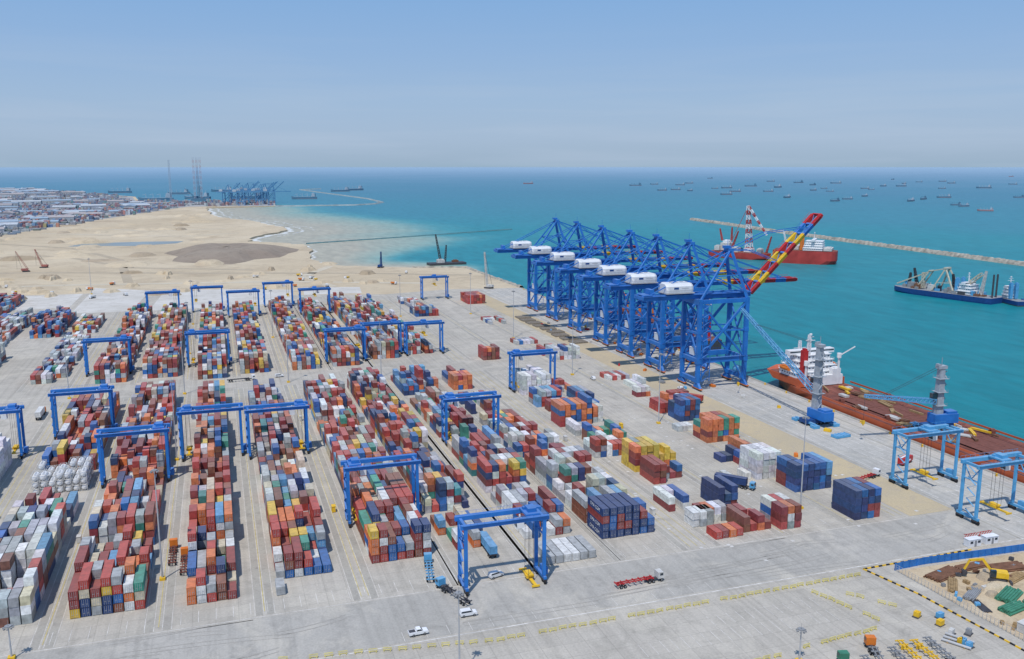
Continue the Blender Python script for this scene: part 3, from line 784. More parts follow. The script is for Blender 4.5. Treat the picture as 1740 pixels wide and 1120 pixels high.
for k in range(32):
    y=215+k*19.5
    tag(obj('bollard',bme,[],loc=(286.2,y,.08)),'yellow mooring bollard on the quay edge','bollard','mooring bollards on the quay edge')

# ------------------------------------------------------------------ lamp masts
def mast(h):
    r=MB(); r.cyl((0,0,0),(0,0,h),.28,10,0,.12); o=obj('high_mast_light',r,LGREY)
    b_=MB(); b_.box((0,0,.4),(1.6,1.6,.8)); obj('base',b_,YEL,o)
    hd=MB(); hd.cyl((0,0,h-.3),(0,0,h),.8,12)
    for k in range(8):
        t=k*math.pi/4; hd.box((1.05*math.cos(t),1.05*math.sin(t),h-.5),(.5,.35,.35),0,t)
    hd.cyl((0,0,h),(0,0,h+1.4),.04,6)
    obj('lamp_ring',hd,GREY,o); return o
ma_=mast(34)
for x,y in[(-20.8,263),(-20.8,377),(-20.8,491),(-20.8,600),(-20.8,715),(192,250),(194,361),(193,466),(196,583),(196,694),(86,496),(34,500),(-78,500),(34.2,640),(-116,920),(-165,620),(138.5,700)]:
    tag(dup(ma_,(x,y,.07)),'tall grey high mast light rising from the yard pavement','light mast','high mast lights in the yard')
remove(ma_)
ma_=mast(22); ma_.location=(49,186,.07); tag(ma_,'grey light mast standing beside the road','light mast','high mast lights in the yard')
for x,y in((130,166),(-54,229)):
    ma_=mast(9); ma_.location=(x,y,.07); tag(ma_,'short grey light mast beside the road','light mast','short light masts by the road')

# ------------------------------------------------------------------ vehicles
def wheelset(par,name,xs,ys,r=.4,w=.25):
    for x in xs:
        for y in ys:
            mb=MB(); mb.cyl((x,y-w/2,r),(x,y+w/2,r),r,12); mb.cyl((x,y-w/2-.02,r),(x,y+w/2+.02,r),r*.5,10,1); obj(name,mb,[BLACK,GREY],par)
def car(color,kind):
    mb=MB()
    if kind=='pickup':
        mb.prism([(-2.6,.5),(2.5,.5),(2.6,.9),(2.4,1.15),(1.2,1.25),(-2.6,1.25)],-.92,.92)
        mb.prism([(-.7,1.25),(1.1,1.25),(.55,1.85),(-.55,1.85)],-.82,.82); mb.box((-1.65,0,1.26),(1.7,1.5,.04),1)
        g=MB(); g.prism([(-.6,1.32),(.95,1.32),(.5,1.78),(-.48,1.78)],-.84,.84); g.prism([(1.02,1.3),(1.14,1.3),(.64,1.8),(.56,1.8)],-.72,.72)
    else:
        mb.prism([(-2.3,.45),(2.3,.45),(2.4,.9),(2.2,1.1),(1.2,1.2),(-2.35,1.2)],-.92,.92)
        mb.prism([(-2.3,1.2),(1.2,1.2),(.6,1.85),(-2.1,1.85)],-.84,.84)
        g=MB(); g.prism([(-2.1,1.27),(1.,1.27),(.52,1.76),(-1.98,1.76)],-.86,.86); g.prism([(1.1,1.25),(1.24,1.25),(.68,1.8),(.6,1.8)],-.72,.72)
    o=obj('parked_car' if kind!='pickup' else 'pickup_truck',mb,[color,DARK])
    obj('window',g,GLASS,o)
    wheelset(o,'wheel',(-1.45,1.5),(-.82,.82),.38,.24)
    l=MB(); l.box((2.45,.65,.85),(.2,.35,.2)); obj('headlight',l,LGREY,o); l=MB(); l.box((2.45,-.65,.85),(.2,.35,.2)); obj('headlight',l,LGREY,o)
    return o
CZ=.09
for kind,x,y,rz,lab in[('pickup',44,208.6,.05,'white pickup truck driving on the concrete road'),('suv',59,214,.0,'white estate car driving on the concrete road'),('suv',73,233.5,.3,'white car parked beneath a yard gantry crane'),('suv',200,452,1.5,'white car parked beside the container rows'),('pickup',236,415,1.6,'white pickup parked near the quay cranes'),('suv',30,515,.1,'white van in the yard cross aisle'),('pickup',174,520,1.4,'white pickup parked on the yard pavement')]:
    o=car(WHITE,kind); o.location=(x,y,CZ); o.rotation_euler[2]=rz; tag(o,lab,'pickup' if kind=='pickup' else 'car')
def truck(cabcol,cargo=None,trail=RED,name='terminal_truck'):
    mb=MB(); mb.box((1.4,0,.95),(5.6,.9,.35),0); mb.box((1.0,-.7,.85),(1.2,.5,.6),0); root=obj(name,mb,DARK)
    cb=MB(); cb.prism([(2.6,1.),(4.5,1.),(4.55,1.9),(4.3,3.),(2.6,3.)],-1.2,1.2,0); obj('cab',cb,cabcol,root)
    g=MB(); g.prism([(4.53,1.95),(4.62,1.95),(4.4,2.8),(4.3,2.8)],-1.05,1.05); g.box((3.7,-1.2,2.3),(1.,.08,.7)); g.box((3.7,1.2,2.3),(1.,.08,.7)); obj('window',g,GLASS,root)
    wheelset(root,'wheel',(-.2,1.1,3.8),(-1.,1.),.5,.4)
    t=MB(); t.box((-4.8,-.5,1.35),(12.2,.2,.35)); t.box((-4.8,.5,1.35),(12.2,.2,.35))
    for k in range(7): t.box((-10.7+k*1.95,0,1.4),(.3,2.4,.25))
    tr=obj('trailer',t,trail,root); wheelset(tr,'trailer_wheel',(-8.2,-9.5),(-.95,.95),.5,.45)
    if cargo:
        c=cont_mesh(cargo,12.19); o=obj('cargo_container',c,[],tr,(-4.8,0,1.56),rad(90))
    return root
for cab,cargo,tc,x,y,rz,lab in[(OFFW,None,RED,114.5,216.2,.05,'terminal truck with empty red skeletal trailer on the road'),
  (BLUE2,None,DARK,57,229,1.9,'blue terminal tractor waiting beside a yard gantry crane'),
  (BLUE2,'navy',DARK,184,274,-.85,'blue truck carrying a blue container between yard rows'),
  (BLUE2,None,BLUE2,55.5,246,1.4,'blue terminal truck with trailer beside container rows'),
  (ORG,None,RUST,-18.5,282,1.57,'red brown empty trailer truck in the yard truck lane'),(ORG,None,RUST,-14.9,274,1.57,'red brown empty trailer truck in the yard truck lane'),
  (WHITE,None,RED,238,268,.3,'white truck with red trailer standing on the quay'),(BLUE2,'sky',DARK,76,256,1.57,'blue truck loaded with a light blue container'),
  (WHITE,None,DARK,12,512,.1,'white tractor truck with an empty trailer in the cross aisle'),(ORG,'white',DARK,-86,470,1.57,'truck loaded with a white container in the lane'),
  (WHITE,'red',DARK,226,395,2.2,'truck carrying a red container near the quay')]:
    o=truck(cab,cargo,tc); o.location=(x,y,CZ); o.rotation_euler[2]=rz; tag(o,lab,'truck')
mb=MB(); mb.box((0,0,1.9),(7,2.4,2.3)); o=obj('fire_engine',mb,RED,loc=(262,277,.09),rz=.4)
c_=MB(); c_.prism([(3.5,.9),(5.2,.9),(5.3,2),(5.,3),(3.5,3)],-1.2,1.2); obj('cab',c_,RED,o)
g=MB(); g.prism([(5.26,2),(5.36,2),(5.1,2.8),(5.,2.8)],-1,1); obj('window',g,GLASS,o)
wheelset(o,'wheel',(-2.2,-1,4),(-1,1),.5,.4); l=MB(); l.beam((-3,0,3.3),(4,0,3.4),.8,.15); obj('ladder',l,WHITE,o); s_=MB(); s_.box((0,-1.22,1.6),(6.5,.05,.6)); obj('stripe',s_,WHITE,o)
tag(o,'red fire engine with white stripe parked on the quay','fire engine')
mb=MB(); mb.box((0,0,.6),(8,4,1.0)); 
for k in range(5): mb.box((-3.6+k*1.8,0,1.2),(.3,4,.3))
o=obj('steel_platform',mb,BLUE2,loc=(262,316,.09),rz=.1); tag(o,'blue steel platform lying on the quay pavement','platform')
for i in range(9):
    mb=MB(); mb.box((0,0,.5),(11,9,.8)); 
    for k in range(6): mb.box((-4.6+k*1.85,0,1.),(.25,9,.25))
    o=obj('hatch_cover',mb,paint('rusty grey hatch steel',(.24,.21,.17),.8),loc=(232+R.uniform(-2,2),555+i*13.5,.07),rz=R.uniform(-.1,.1)); tag(o,'rusty grey steel hatch cover laid on the apron','hatch cover','hatch covers laid on the apron')
for i in range(26):
    mb=MB(); s_=R.uniform(1.,2.2); mb.box((0,0,.6),(s_*1.6,s_,1.1)); mb.box((0,0,1.25),(s_,s_*.7,.2)); mb.box((s_*.5,0,1.5),(.2,.2,.6))
    tag(obj('quay_equipment_box',mb,R.choice([BLUE2,YEL,OFFW,GREY,RED,ORG,GREY]),loc=(R.choice([R.uniform(226,242),R.uniform(252,270)]),R.uniform(290,640),.09),rz=R.uniform(0,3)),'small equipment box standing on the quay pavement','equipment box','equipment boxes on the quay')

# ------------------------------------------------------------------ barriers
mb=MB()
for z in(.25,.95): mb.box((0,0,z),(2.2,.1,.12))
for k in range(8): mb.box((-1.05+k*.3,0,.6),(.1,.06,.7))
for k in(-.8,.8): mb.box((k,0,.16),(.15,.8,.3))
bar=obj('crowd_barrier',mb,paint('pale yellow barrier paint',(.74,.64,.2),.6))
def barline(a,b,n):
    a=Vector(a);b=Vector(b);ang=math.atan2((b-a).y,(b-a).x)
    for k in range(n):
        if R.random()<.12: continue
        p=a.lerp(b,(k+.5)/n); o=dup(bar,(p.x+R.uniform(-.2,.2),p.y+R.uniform(-.2,.2),CZ),ang+R.uniform(-.12,.12))
        tag(o,'yellow steel crowd barrier standing on the road','barrier','yellow barriers lining the road')
barline((8,207.5),(62,199),15); barline((62,199),(177,200),40); barline((156,196),(163,176),8); barline((132,171),(162,173),11); barline((164,192),(175,178),6); barline((100,168),(128,170),9)
remove(bar)
mb=MB()
pts=[(222,203.5),(180,203),(184,185),(186.5,158),(187,150)]
i=0
for a,b_ in zip(pts,pts[1:]):
    a=Vector(a);b_=Vector(b_);n=int((b_-a).length/1.4)
    for k in range(n):
        mb.beam((*a.lerp(b_,k/n),.2),(*a.lerp(b_,(k+1)/n),.2),.4,.35,i%2); i+=1
tag(obj('striped_kerb',mb,[YEL,BLACK]),'yellow and black striped concrete kerb around the work site','kerb')
mb=MB(); pts=[(188.5,199.5),(200,200),(225,198.5),(270,196)]
for a,b_ in zip(pts,pts[1:]):
    mb.beam((*a,1.2),(*b_,1.2),.12,2.3)
    n=int((Vector(b_)-Vector(a)).length/2.5)
    for k in range(n): q=Vector(a).lerp(Vector(b_),k/n); mb.box((q.x,q.y-.15,1.15),(.12,.2,2.3))
tag(obj('hoarding_fence',mb,paint('blue hoarding sheet',(.03,.18,.52),.6)),'long blue sheet hoarding around the construction site','fence')
mb=MB(); a=Vector((188.5,199));b_=Vector((191,150)); 
for k in range(40):
    q=a.lerp(b_,k/40); mb.box((q.x,q.y,1.1),(.09,.09,2.2))
for z in(.2,.8,1.4,2.1): mb.beam((*a,z),(*b_,z),.05,.05)
tag(obj('mesh_fence',mb,LGREY),'grey wire fence beside the construction site','fence')
sheet('site_ground',[(189,199),(270,195.5),(270,140),(191.5,140)],.06,ground_mat('disturbed sandy soil',(.50,.39,.25),(.56,.46,.32),(.36,.28,.19),.06,.3))
for i in range(12): mound('soil_heap_terrain',R.uniform(194,235),R.uniform(158,194),R.uniform(1.5,4),R.uniform(1.5,3),R.uniform(.5,1.8),R.choice([SAND,MIDSAND]),10)
def pipes(x,y,n,L_,r,mat,rz,lab,layers=2):
    mb=MB()
    for l in range(layers):
        for k in range(n-l):
            e_=R.uniform(-.5,.5)
            mb.cyl((-L_/2+e_,(k+l*.5)*2*r-n*r,r+l*r*1.75),(L_/2+e_,(k+l*.5)*2*r-n*r,r+l*r*1.75),r,10)
    o=obj('pipe_stack',mb,mat,loc=(x,y,.07),rz=rz); tag(o,lab,'pipes')
pipes(207,176,7,9,.35,GREEN,.45,'stack of green coated pipes on sandy ground')
pipes(202,170,6,8,.35,GREEN,.2,'stack of green coated pipes on sandy ground')
pipes(211,170,5,7,.3,GREEN,-.3,'stack of green coated pipes on sandy ground')
pipes(200,192.5,10,12,.25,RUSTY,.25,'stack of rusty steel pipes on sandy ground')
pipes(222,190,9,11,.28,RUSTY,-.1,'stack of rusty steel pipes on sandy ground')
pipes(212,194,7,11,.25,RUSTY,.05,'stack of rusty steel pipes on sandy ground')
pipes(197,186,6,9,.22,TIMB,.8,'timber poles piled on sandy ground')
pipes(198,180,7,8,.22,GREY,.5,'grey steel pipes lying on sandy ground')
pipes(218,184,7,9,.25,TIMB,.3,'timber poles piled on sandy ground')
pipes(195,174,6,7,.2,DARK,1.3,'dark steel bars lying on sandy ground',1)
pipes(226,182,7,9,.25,GREY,.9,'grey steel pipes lying on sandy ground')
for i in range(44):
    mb=MB(); mb.box((0,0,.5),(R.uniform(.6,2.),R.uniform(.6,1.3),.9)); mb.box((0,0,1.0),(.5,.4,.25)); 
    tag(obj('supply_crate',mb,R.choice([OFFW,BLUE2,TIMB,GREY,RUSTY,TIMB,DARK]),loc=(R.uniform(192,228),R.uniform(156,195),.08),rz=R.uniform(0,3)),'small supply crate lying on the sandy construction site','crate','crates scattered over the construction site')
root=empty('excavator',(212,184.5,.07),2.5); root.scale=(1.2,)*3
for sy in(-1,1):
    mb=MB(); mb.prism([(-1.9,.1),(1.9,.1),(2.2,.5),(1.9,.95),(-1.9,.95),(-2.2,.5)],sy*1.25-.3,sy*1.25+.3); obj('track',mb,DARK,root)
mb=MB(); mb.box((-.6,0,1.9),(3.6,2.5,1.3)); mb.box((0,0,1.1),(1.6,1.6,.4)); obj('body',mb,YEL,root)
mb=MB(); mb.prism([(.3,1.3),(1.7,1.3),(1.6,2.9),(.3,3.)],.35,1.3); obj('cab',mb,GLASS,root)
mb=MB(); mb.beam((.9,-.2,1.9),(3.4,-.2,5.2),.45,.6); mb.beam((3.3,-.2,5.1),(6.2,-.2,4.4),.4,.5); obj('boom',mb,YEL,root)
mb=MB(); mb.beam((6.1,-.2,4.6),(7.2,-.2,1.9),.4,.45); obj('arm',mb,YEL,root)
mb=MB(); mb.prism([(6.6,.6),(7.6,.5),(7.7,1.7),(6.9,1.9),(6.4,1.2)],-.7,.3); obj('bucket',mb,DARK,root)
tag(root,'yellow tracked excavator working on the sandy construction site','excavator')
for x,y,c,rz in((203,158,BLUE2,.1),(207,153,BLUE2,.1),(225,206,WHITE,0),(232,206,WHITE,0),(196,160,OFFW,.2)):
    mb=MB(); mb.box((0,0,1.25),(5.0,2.2,2.4)); mb.box((0,0,2.52),(5.2,2.4,.12)); o=obj('site_cabin',mb,c,loc=(x,y,.08),rz=rz)
    g=MB(); g.box((-1.4,-1.12,1.6),(1.1,.06,.8)); g.box((1.6,-1.12,1.6),(1.1,.06,.8)); obj('window',g,GLASS,o); d_=MB(); d_.box((.2,-1.12,1.1),(.85,.06,2.)); obj('door',d_,GREY,o)
    tag(o,('light blue' if c==BLUE2 else 'white')+' portable site cabin near the construction fence','cabin')
for x in(229,235):
    mb=MB(); 
    for k in range(5): mb.beam((k*1.1-2.2,0,.3),(k*1.1-1.2,0,1.4),.15)
    for z in(.3,1.4): mb.box((0,0,z),(5,.15,.15))
    tag(obj('barrier_gate',mb,RED,loc=(x,211,.08)),'red steel barrier gate standing on pavement','gate')
for i in range(3):
    mb=MB(); mb.cyl((0,0,.4),(7,0,.4),.35,16); mb.box((1.5,0,.1),(.4,.9,.3),1); mb.box((5.5,0,.1),(.4,.9,.3),1)
    tag(obj('storage_cylinder',mb,[LGREY,TIMB],loc=(171+i*1.6,163+i*1.,.08),rz=-1.05),'grey steel cylinder lying on the pavement','cylinder','steel cylinders on the pavement')
for x,y,c,rz in((150,163,'o',1.2),(139,159,'g',1.3),(122,157,'b',1.4)):
    o=truck({'o':ORG,'g':GREEN,'b':BLUE2}[c],None,GREY); o.location=(x,y,CZ); o.rotation_euler[2]=rz; tag(o,{'o':'orange','g':'green','b':'blue'}[c]+' truck with flat trailer in the parking area','truck')
t=MB()
for s in(-.5,.5): t.box((0,s,1.2),(12,.2,.35))
for k in range(7): t.box((-5.8+k*1.93,0,1.25),(.3,2.4,.25))
t.box((3.6,0,.55),(.2,1.6,1.))
trl=obj('parked_trailer',t,YEL); wheelset(trl,'wheel',(-3.6,-4.9),(-.95,.95),.5,.45)
for x,y in((128,157),(132.5,156.4),(158,159),(162,158)):
    o=dup(trl,(x,y,CZ),1.42+R.uniform(-.04,.04)); tag(o,'yellow empty skeletal trailer parked on the pavement','trailer','parked trailers')
trm=trl.data.copy(); trm.materials[0]=GREY
for x,y in((145,156),(154,157),(166,158)):
    o=dup(trl,(x,y,CZ),1.42+R.uniform(-.04,.04)); o.data=trm; tag(o,'grey empty skeletal trailer parked on the pavement','trailer','parked trailers')
remove(trl)
for i in range(8):
    mb=MB(); mb.box((0,0,.8),(R.uniform(1.2,2.2),R.uniform(1.,1.5),1.4)); mb.box((0,0,1.58),(.8,.6,.16)); mb.box((0,0,.1),(2.4,1.7,.15),1)
    tag(obj('generator_set',mb,[R.choice([OFFW,YEL,BLUE2,GREY]),DARK],loc=(R.uniform(172,182),R.uniform(158,175),.08),rz=R.uniform(0,.5)),'small boxed generator set on a steel skid','generator','generator sets on the pavement')

# ------------------------------------------------------------------ ships
def hull_mb(L_,B,D,mi_hull=0,mi_boot=1,mi_deck=2,boot=.35,blunt=.0,stern=.85,sheer=.0,z0=WZ-.5):
    st=[(-.5,stern*.9),(-.46,stern),(-.3,1),(.25,1),(.36,.86+blunt*.1),(.43,.55+blunt*.35),(.48,.25+blunt*.45),(.5,.02+blunt*.5)]
    mb=MB(); rings=[]
    for u,w in st:
        x=u*L_; k=max(0,(u-.3)/.2); zt=z0+D*(1+sheer*k*k); wl=w*(1-.25*k)
        zb=z0+D*boot
        rings.append([(x-.04*L_*k*.6,-wl*B/2*.95,z0),(x,-w*B/2*.98,zb),(x,-w*B/2,zt),(x,w*B/2,zt),(x,w*B/2*.98,zb),(x-.04*L_*k*.6,wl*B/2*.95,z0)])
    for a,b_ in zip(rings,rings[1:]):
        for i,mi in((0,mi_boot),(1,mi_hull),(2,mi_deck),(3,mi_hull),(4,mi_boot)):
            mb.add([a[i],b_[i],b_[i+1],a[i+1]],[(0,1,2,3)],mi)
    for rg in(rings[0],rings[-1]):
        mb.add([rg[0],rg[1],rg[4],rg[5]],[(0,1,2,3)],mi_boot); mb.add([rg[1],rg[2],rg[3],rg[4]],[(0,1,2,3)],mi_hull)
    return mb
def superstr(root,x,B,z,levels,mat,depth=12.,funnel=RED,fx=-1,fun=((-.27,),(.27,)),fh=5):
    for k in range(levels):
        d=depth-k*1.2; w=B*(.95-.09*k)
        mb=MB(); mb.box((x-k*.3*fx,0,z+k*2.9+1.4),(d,w,2.8)); mb.box((x-k*.3*fx,0,z+k*2.9+2.85),(d+1.2,w+1.2,.14))
        o=obj('superstructure',mb,mat,root)
        g=MB()
        n=max(4,int(w/2.2))
        for i in range(n):
            yy=-w/2+w*(i+.5)/n
            for s in(-1,1): g.box((x-k*.3*fx+s*d/2,yy,z+k*2.9+1.7),(.08,w/n*.4,.6))
        for i in range(int(d/2.2)):
            xx=x-k*.3*fx-d/2+2.2*(i+.5)
            for s in(-1,1): g.box((xx,s*w/2,z+k*2.9+1.7),(.9,.08,.6))
        obj('window',g,GLASS,o)
        rl=MB()
        for s in(-1,1):
            rl.box((x-k*.3*fx,s*(w/2+.55),z+k*2.9+3.8),(d+1.2,.06,.06)); rl.box((x-k*.3*fx+s*(d/2+.55),0,z+k*2.9+3.8),(.06,w+1.1,.06))
            for j in range(6): rl.box((x-k*.3*fx+s*(d/2+.55),-w/2+w*j/5,z+k*2.9+3.35),(.06,.06,.9))
        obj('railing',rl,mat,o)
    zt=z+levels*2.9
    mb=MB(); mb.box((x,0,zt+1.2),(4,B*1.0,2.4)); o=obj('bridge',mb,mat,root); g=MB(); g.box((x,0,zt+1.5),(4.1,B*.98,.7)); obj('window',g,GLASS,o)
    mb=MB(); mb.beam((x,0,zt+2.4),(x,0,zt+11),.6); mb.beam((x,-3,zt+7),(x,3,zt+7),.3); mb.beam((x,-2,zt+9),(x,2,zt+9),.3); mb.cyl((x,0,zt+10),(x,0,zt+10.8),.8,8); mb.beam((x-1,0,zt+2.4),(x,0,zt+9),.25); obj('mast',mb,mat,root)
    for (f_,) in fun:
        mb=MB(); mb.box((x+fx*depth*.62,f_*B,z+levels*2.9*.5+fh/2),(3.2,2.6,levels*2.9+fh)); mb.box((x+fx*depth*.62,f_*B,z+levels*2.9+fh+.5),(2.2,1.6,1.)) 
        obj('funnel',mb,funnel,root)
root=empty('heavy_transport_ship',(307,306,0),rad(90))
obj('hull',hull_mb(230,36,6.,0,1,2,.25,.35,1.),[HULLR,RED,RUST],root)
fc=MB(); fc.prism([(82,3.3),(106,3.3),(112,7.),(82,7.)],-14.5,14.5,0); fc.add([(106,-14.5,3.3),(106,14.5,3.3),(117,5,7.8),(117,-5,7.8),(112,-14.5,7.),(112,14.5,7.)],[(0,1,2,3),(0,3,4),(1,5,2),(2,5,4,3)])
obj('forecastle',fc,HULLR,root)
fd=MB(); fd.box((96,0,7.1),(27,28,.2)); obj('forecastle_deck',fd,RUST,root)
superstr(root,94,29,7.2,4,WHITE,15.,RED,-1,((.36,),),4)
mb=MB(); mb.box((84,-3,6),(4.5,20,5.4)); obj('deckhouse',mb,WHITE,root)
mb=MB(); mb.box((83.5,-9,10.4),(3.5,5,3.4)); mb.box((83.5,-9,12.4),(2,3,.8)); obj('deckhouse',mb,WHITE,root)
for s,h_ in((-10,20),(11,17)):
    mb=MB(); mb.beam((82,s,3.5),(82,s,h_),.8); mb.beam((82,s,h_-1),(76,s-5,h_+5),.6); mb.cyl((82,s,h_-2),(82,s,h_+.5),1.2,10); obj('deck_crane',mb,WHITE,root)
mb=MB(); mb.lattice((103,0,7),(103,0,24),1.8,7,.3,0,0,1.); mb.beam((103,-4,20),(103,4,20),.3); obj('foremast',mb,WHITE,root)
mb=MB(); mb.lattice((90,4,18),(90,4,30),1.6,6,.25,0,0,.8); mb.box((90,4,27),(.4,4,.5)); obj('radar_mast',mb,WHITE,root)
for s in(-1,1):
    lv=MB(); lv.cyl((91,s*15,11.5),(98,s*15,11.5),1.2,10); lv.box((94.5,s*15,12.4),(5,1.6,1.2)); obj('lifeboat',lv,ORG,root)
rr=random.Random(3)
for s in(-1,1):
    mb=MB(); mb.box((-16,s*17.6,4.2),(194,.2,.9)); obj('bulwark',mb,HULLR,root)
mb=MB(); mb.box((0,0,3.55),(112,20,.06)); mb.box((-70,0,3.55),(20,24,.06)); 
for k in range(9): mb.box((-90+k*18,0,3.63),(.5,32,.12)); 
for y in(-12,-4,4,12): mb.box((-16,y,3.61),(190,.4,.1))
obj('deck_plating',mb,paint('dark rust',(.19,.07,.05),.85),root)
for k in range(34):
    x=rr.uniform(-25,74); y=rr.uniform(-13,13); mb=MB(); a=rr.uniform(-.6,.6)
    L1=rr.uniform(3,11)
    for q in range(rr.randint(1,4)): mb.box((x,y+q*.9,4.1),(L1,.7,rr.uniform(.5,1.1)),0,a)
    obj('dunnage',mb,rr.choice([TIMB,TIMB,OFFW,RUSTY,YEL]),root)
for k in range(5):
    for s in(-1,1): mb=MB(); mb.box((-80+k*32,s*14.5,4.3),(2.4,2.,1.4)); mb.cyl((-80+k*32,s*14.5-1,5.2),(-80+k*32,s*14.5+1,5.2),.6,10); obj('deck_winch',mb,RUST,root)
for s in(-1,1): mb=MB(); mb.box((-105,s*14,8.4),(9,6.,10)); obj('stern_casing',mb,HULLR,root)
tag(root,'long orange red deck ship with white superstructure moored at quay','ship')
root=empty('cargo_ship',(306,590,0),rad(90))
obj('hull',hull_mb(170,27,9.,0,1,2,.3,.1,.9),[DARK,RED,RUST],root)
superstr(root,-66,24,6.,4,OFFW,13.,RED,-1)
for k in range(5):
    mb=MB(); mb.box((-40+k*22,0,7.2),(16,17,1.9)); obj('hatch_cover',mb,RUST,root)
for k in range(4):
    mb=MB(); mb.cyl((-29+k*22,0,6),(-29+k*22,0,20),1.,10); mb.beam((-29+k*22,0,18),(-14+k*22,0,24),.9); obj('deck_crane',mb,ORG,root)
tag(root,'dark hulled cargo ship with red deck moored behind quay cranes','ship')

# offshore crane vessel and, astern of it, a bulky red heavy lift ship
RED2=paint('faded ship red',(.50,.06,.05),.6,var=.25,scale=.1)
cg=empty('crane_vessel',(676,1040,0),math.atan2(-120,75))
obj('hull',hull_mb(84,28,9,0,1,2,.3,.4,.95),[RED2,RED2,RUST],cg)
mb=MB(); mb.lattice((12,0,6),(8,0,68),8,10,.8,0,1,3.); mb.lattice((8,0,68),(36,0,30),2.4,8,.5,0,1,1.5); mb.box((12,0,9),(11,10,5),1); mb.beam((8,0,68),(-16,0,16),.5)
obj('lifting_tower',mb,[RED2,WHITE],cg)
for c_,d_,m_ in(((-22,3,12),(13,14,10),OFFW),((-31,-6,10),(7,8,6),OFFW),((-4,-6,9),(9,9,6),OFFW),((26,4,8.5),(7,8,5),OFFW),((-6,8,8),(8,7,4),DBLUE),((30,-6,8),(6,5,4),GREY),((-22,3,18.5),(9,9,3),WHITE)):
    mb=MB(); mb.box(c_,d_); mb.box((c_[0],c_[1],c_[2]+d_[2]/2+.5),(d_[0]*.6,d_[1]*.6,1.)); obj('deckhouse',mb,m_,cg)
for a_,b_,w_ in(((-12,-6,6),(-2,-6,34),2.5),((34,6,6),(40,6,28),2.),((-28,0,20),(-32,0,36),2.),((-18,8,20),(-18,8,38),2.)):
    mb=MB(); mb.lattice(a_,b_,w_,6,.45,0,0,1.); obj('deck_crane',mb,RED2,cg)
tag(cg,'red and white offshore crane vessel with tall lattice tower','ship')
root=empty('heavy_lift_ship',(722,962,0),math.atan2(-70,75))
obj('hull',hull_mb(78,36,17,0,1,2,.3,.8,.95),[RED2,RED2,RUST],root)
superstr(root,10,32,14.5,4,WHITE,24.,ORG,-1,((-.27,),(.27,)),4)
for c_,d_ in(((28,0,16),(10,30,3)),((-16,4,17),(16,22,5)),((-22,-8,17.5),(8,8,6))):
    mb=MB(); mb.box(c_,d_); mb.box((c_[0],c_[1],c_[2]+d_[2]/2+.5),(d_[0]*.6,d_[1]*.6,1.)); obj('deckhouse',mb,OFFW,root)
mb=MB(); mb.lattice((-24,8,15),(-30,8,38),2.2,6,.45,0,0,1.); obj('deck_crane',mb,WHITE,root)
tag(root,'bulky red hulled ship with large white superstructure at anchor','ship')
rd=random.Random(5)
root=empty('dredger',(656,662,0),math.atan2(95,-22))
obj('hull',hull_mb(104,22,6,0,1,2,.3,.2,.95),[DBLUE,DBLUE,GREY],root)
superstr(root,-24,17,3.5,3,WHITE,13.,BLUE2,1)
mb=MB()
for s in(-1,1):
    mb.beam((8,s*7,3.5),(-2,s*3,25),1.2); mb.beam((-14,s*7,3.5),(-2,s*3,25),1.2); mb.beam((26,s*5,3.5),(14,s*3,21),1.); mb.beam((-2,s*3,25),(14,s*3,21),.9); mb.beam((4,s*6,11),(-9,s*6,12),.6)
mb.box((-2,0,25.3),(3,8,1.4)); mb.box((14,0,21.3),(2,8,1.)); mb.beam((14,0,21),(50,0,5),1.2); mb.lattice((-14,0,4),(-36,0,23),2.6,6,.5); mb.lattice((20,3,4),(20,3,19),2.2,5,.45)
obj('dredge_gantry',mb,paint('cream paint',(.58,.54,.42)),root)
for k in range(34):
    mb=MB(); x=rd.uniform(-46,44); y=rd.uniform(-8,8)*(1 if x<30 else .5); s_=rd.uniform(1.5,5); h_=rd.uniform(1.2,5.5); mb.box((x,y,3+h_/2),(s_*1.4,s_,h_)); mb.cyl((x+s_*.3,y,3+h_),(x+s_*.3,y,3+h_+rd.uniform(.5,2.5)),.35,8)
    obj('deck_machinery',mb,rd.choice([OFFW,WHITE,GREY,GREY,BLUE2,RUSTY,DARK,DBLUE]),root)
for x_,h_ in((-38,26),(-8,20),(30,22),(38,17)):
    mb=MB(); mb.lattice((x_,rd.uniform(-5,5),4),(x_+rd.uniform(-3,3),0,h_),2.4,6,.5,0,0,1.2); obj('lattice_mast',mb,rd.choice([DARK,GREY,OFFW]),root)
for s in(-1,1): mb=MB(); mb.cyl((-49,s*3,-4),(-49,s*3,24),.8,10); obj('spud',mb,DARK,root)
tag(root,'blue hulled cutter dredger with cream gantries afloat','dredger')
root=empty('workboat',(682,610,0),math.atan2(1,.3))
obj('hull',hull_mb(38,11,5,0,1,2,.3,.2,.9),[DBLUE,DARK,GREY],root); superstr(root,2,9,2.4,3,WHITE,9.,BLUE2,-1); tag(root,'white and blue workboat moored beside a dredger','boat')
root=empty('piling_barge',(694,594,0),.9)
mb=MB(); mb.box((0,0,WZ+1),(46,15,3.4)); obj('hull',mb,DBLUE,root)
mb=MB(); mb.lattice((-6,0,0),(-6,0,27),5,7,.8,0,0,4.); mb.box((-6,0,27.5),(5,5,1)); obj('piling_tower',mb,DARK,root); mb=MB(); mb.box((8,0,2),(9,8,4)); mb.box((8,0,4.6),(6,5,1.2)); obj('deckhouse',mb,OFFW,root); tag(root,'dark barge with a lattice piling tower beside a workboat','barge')

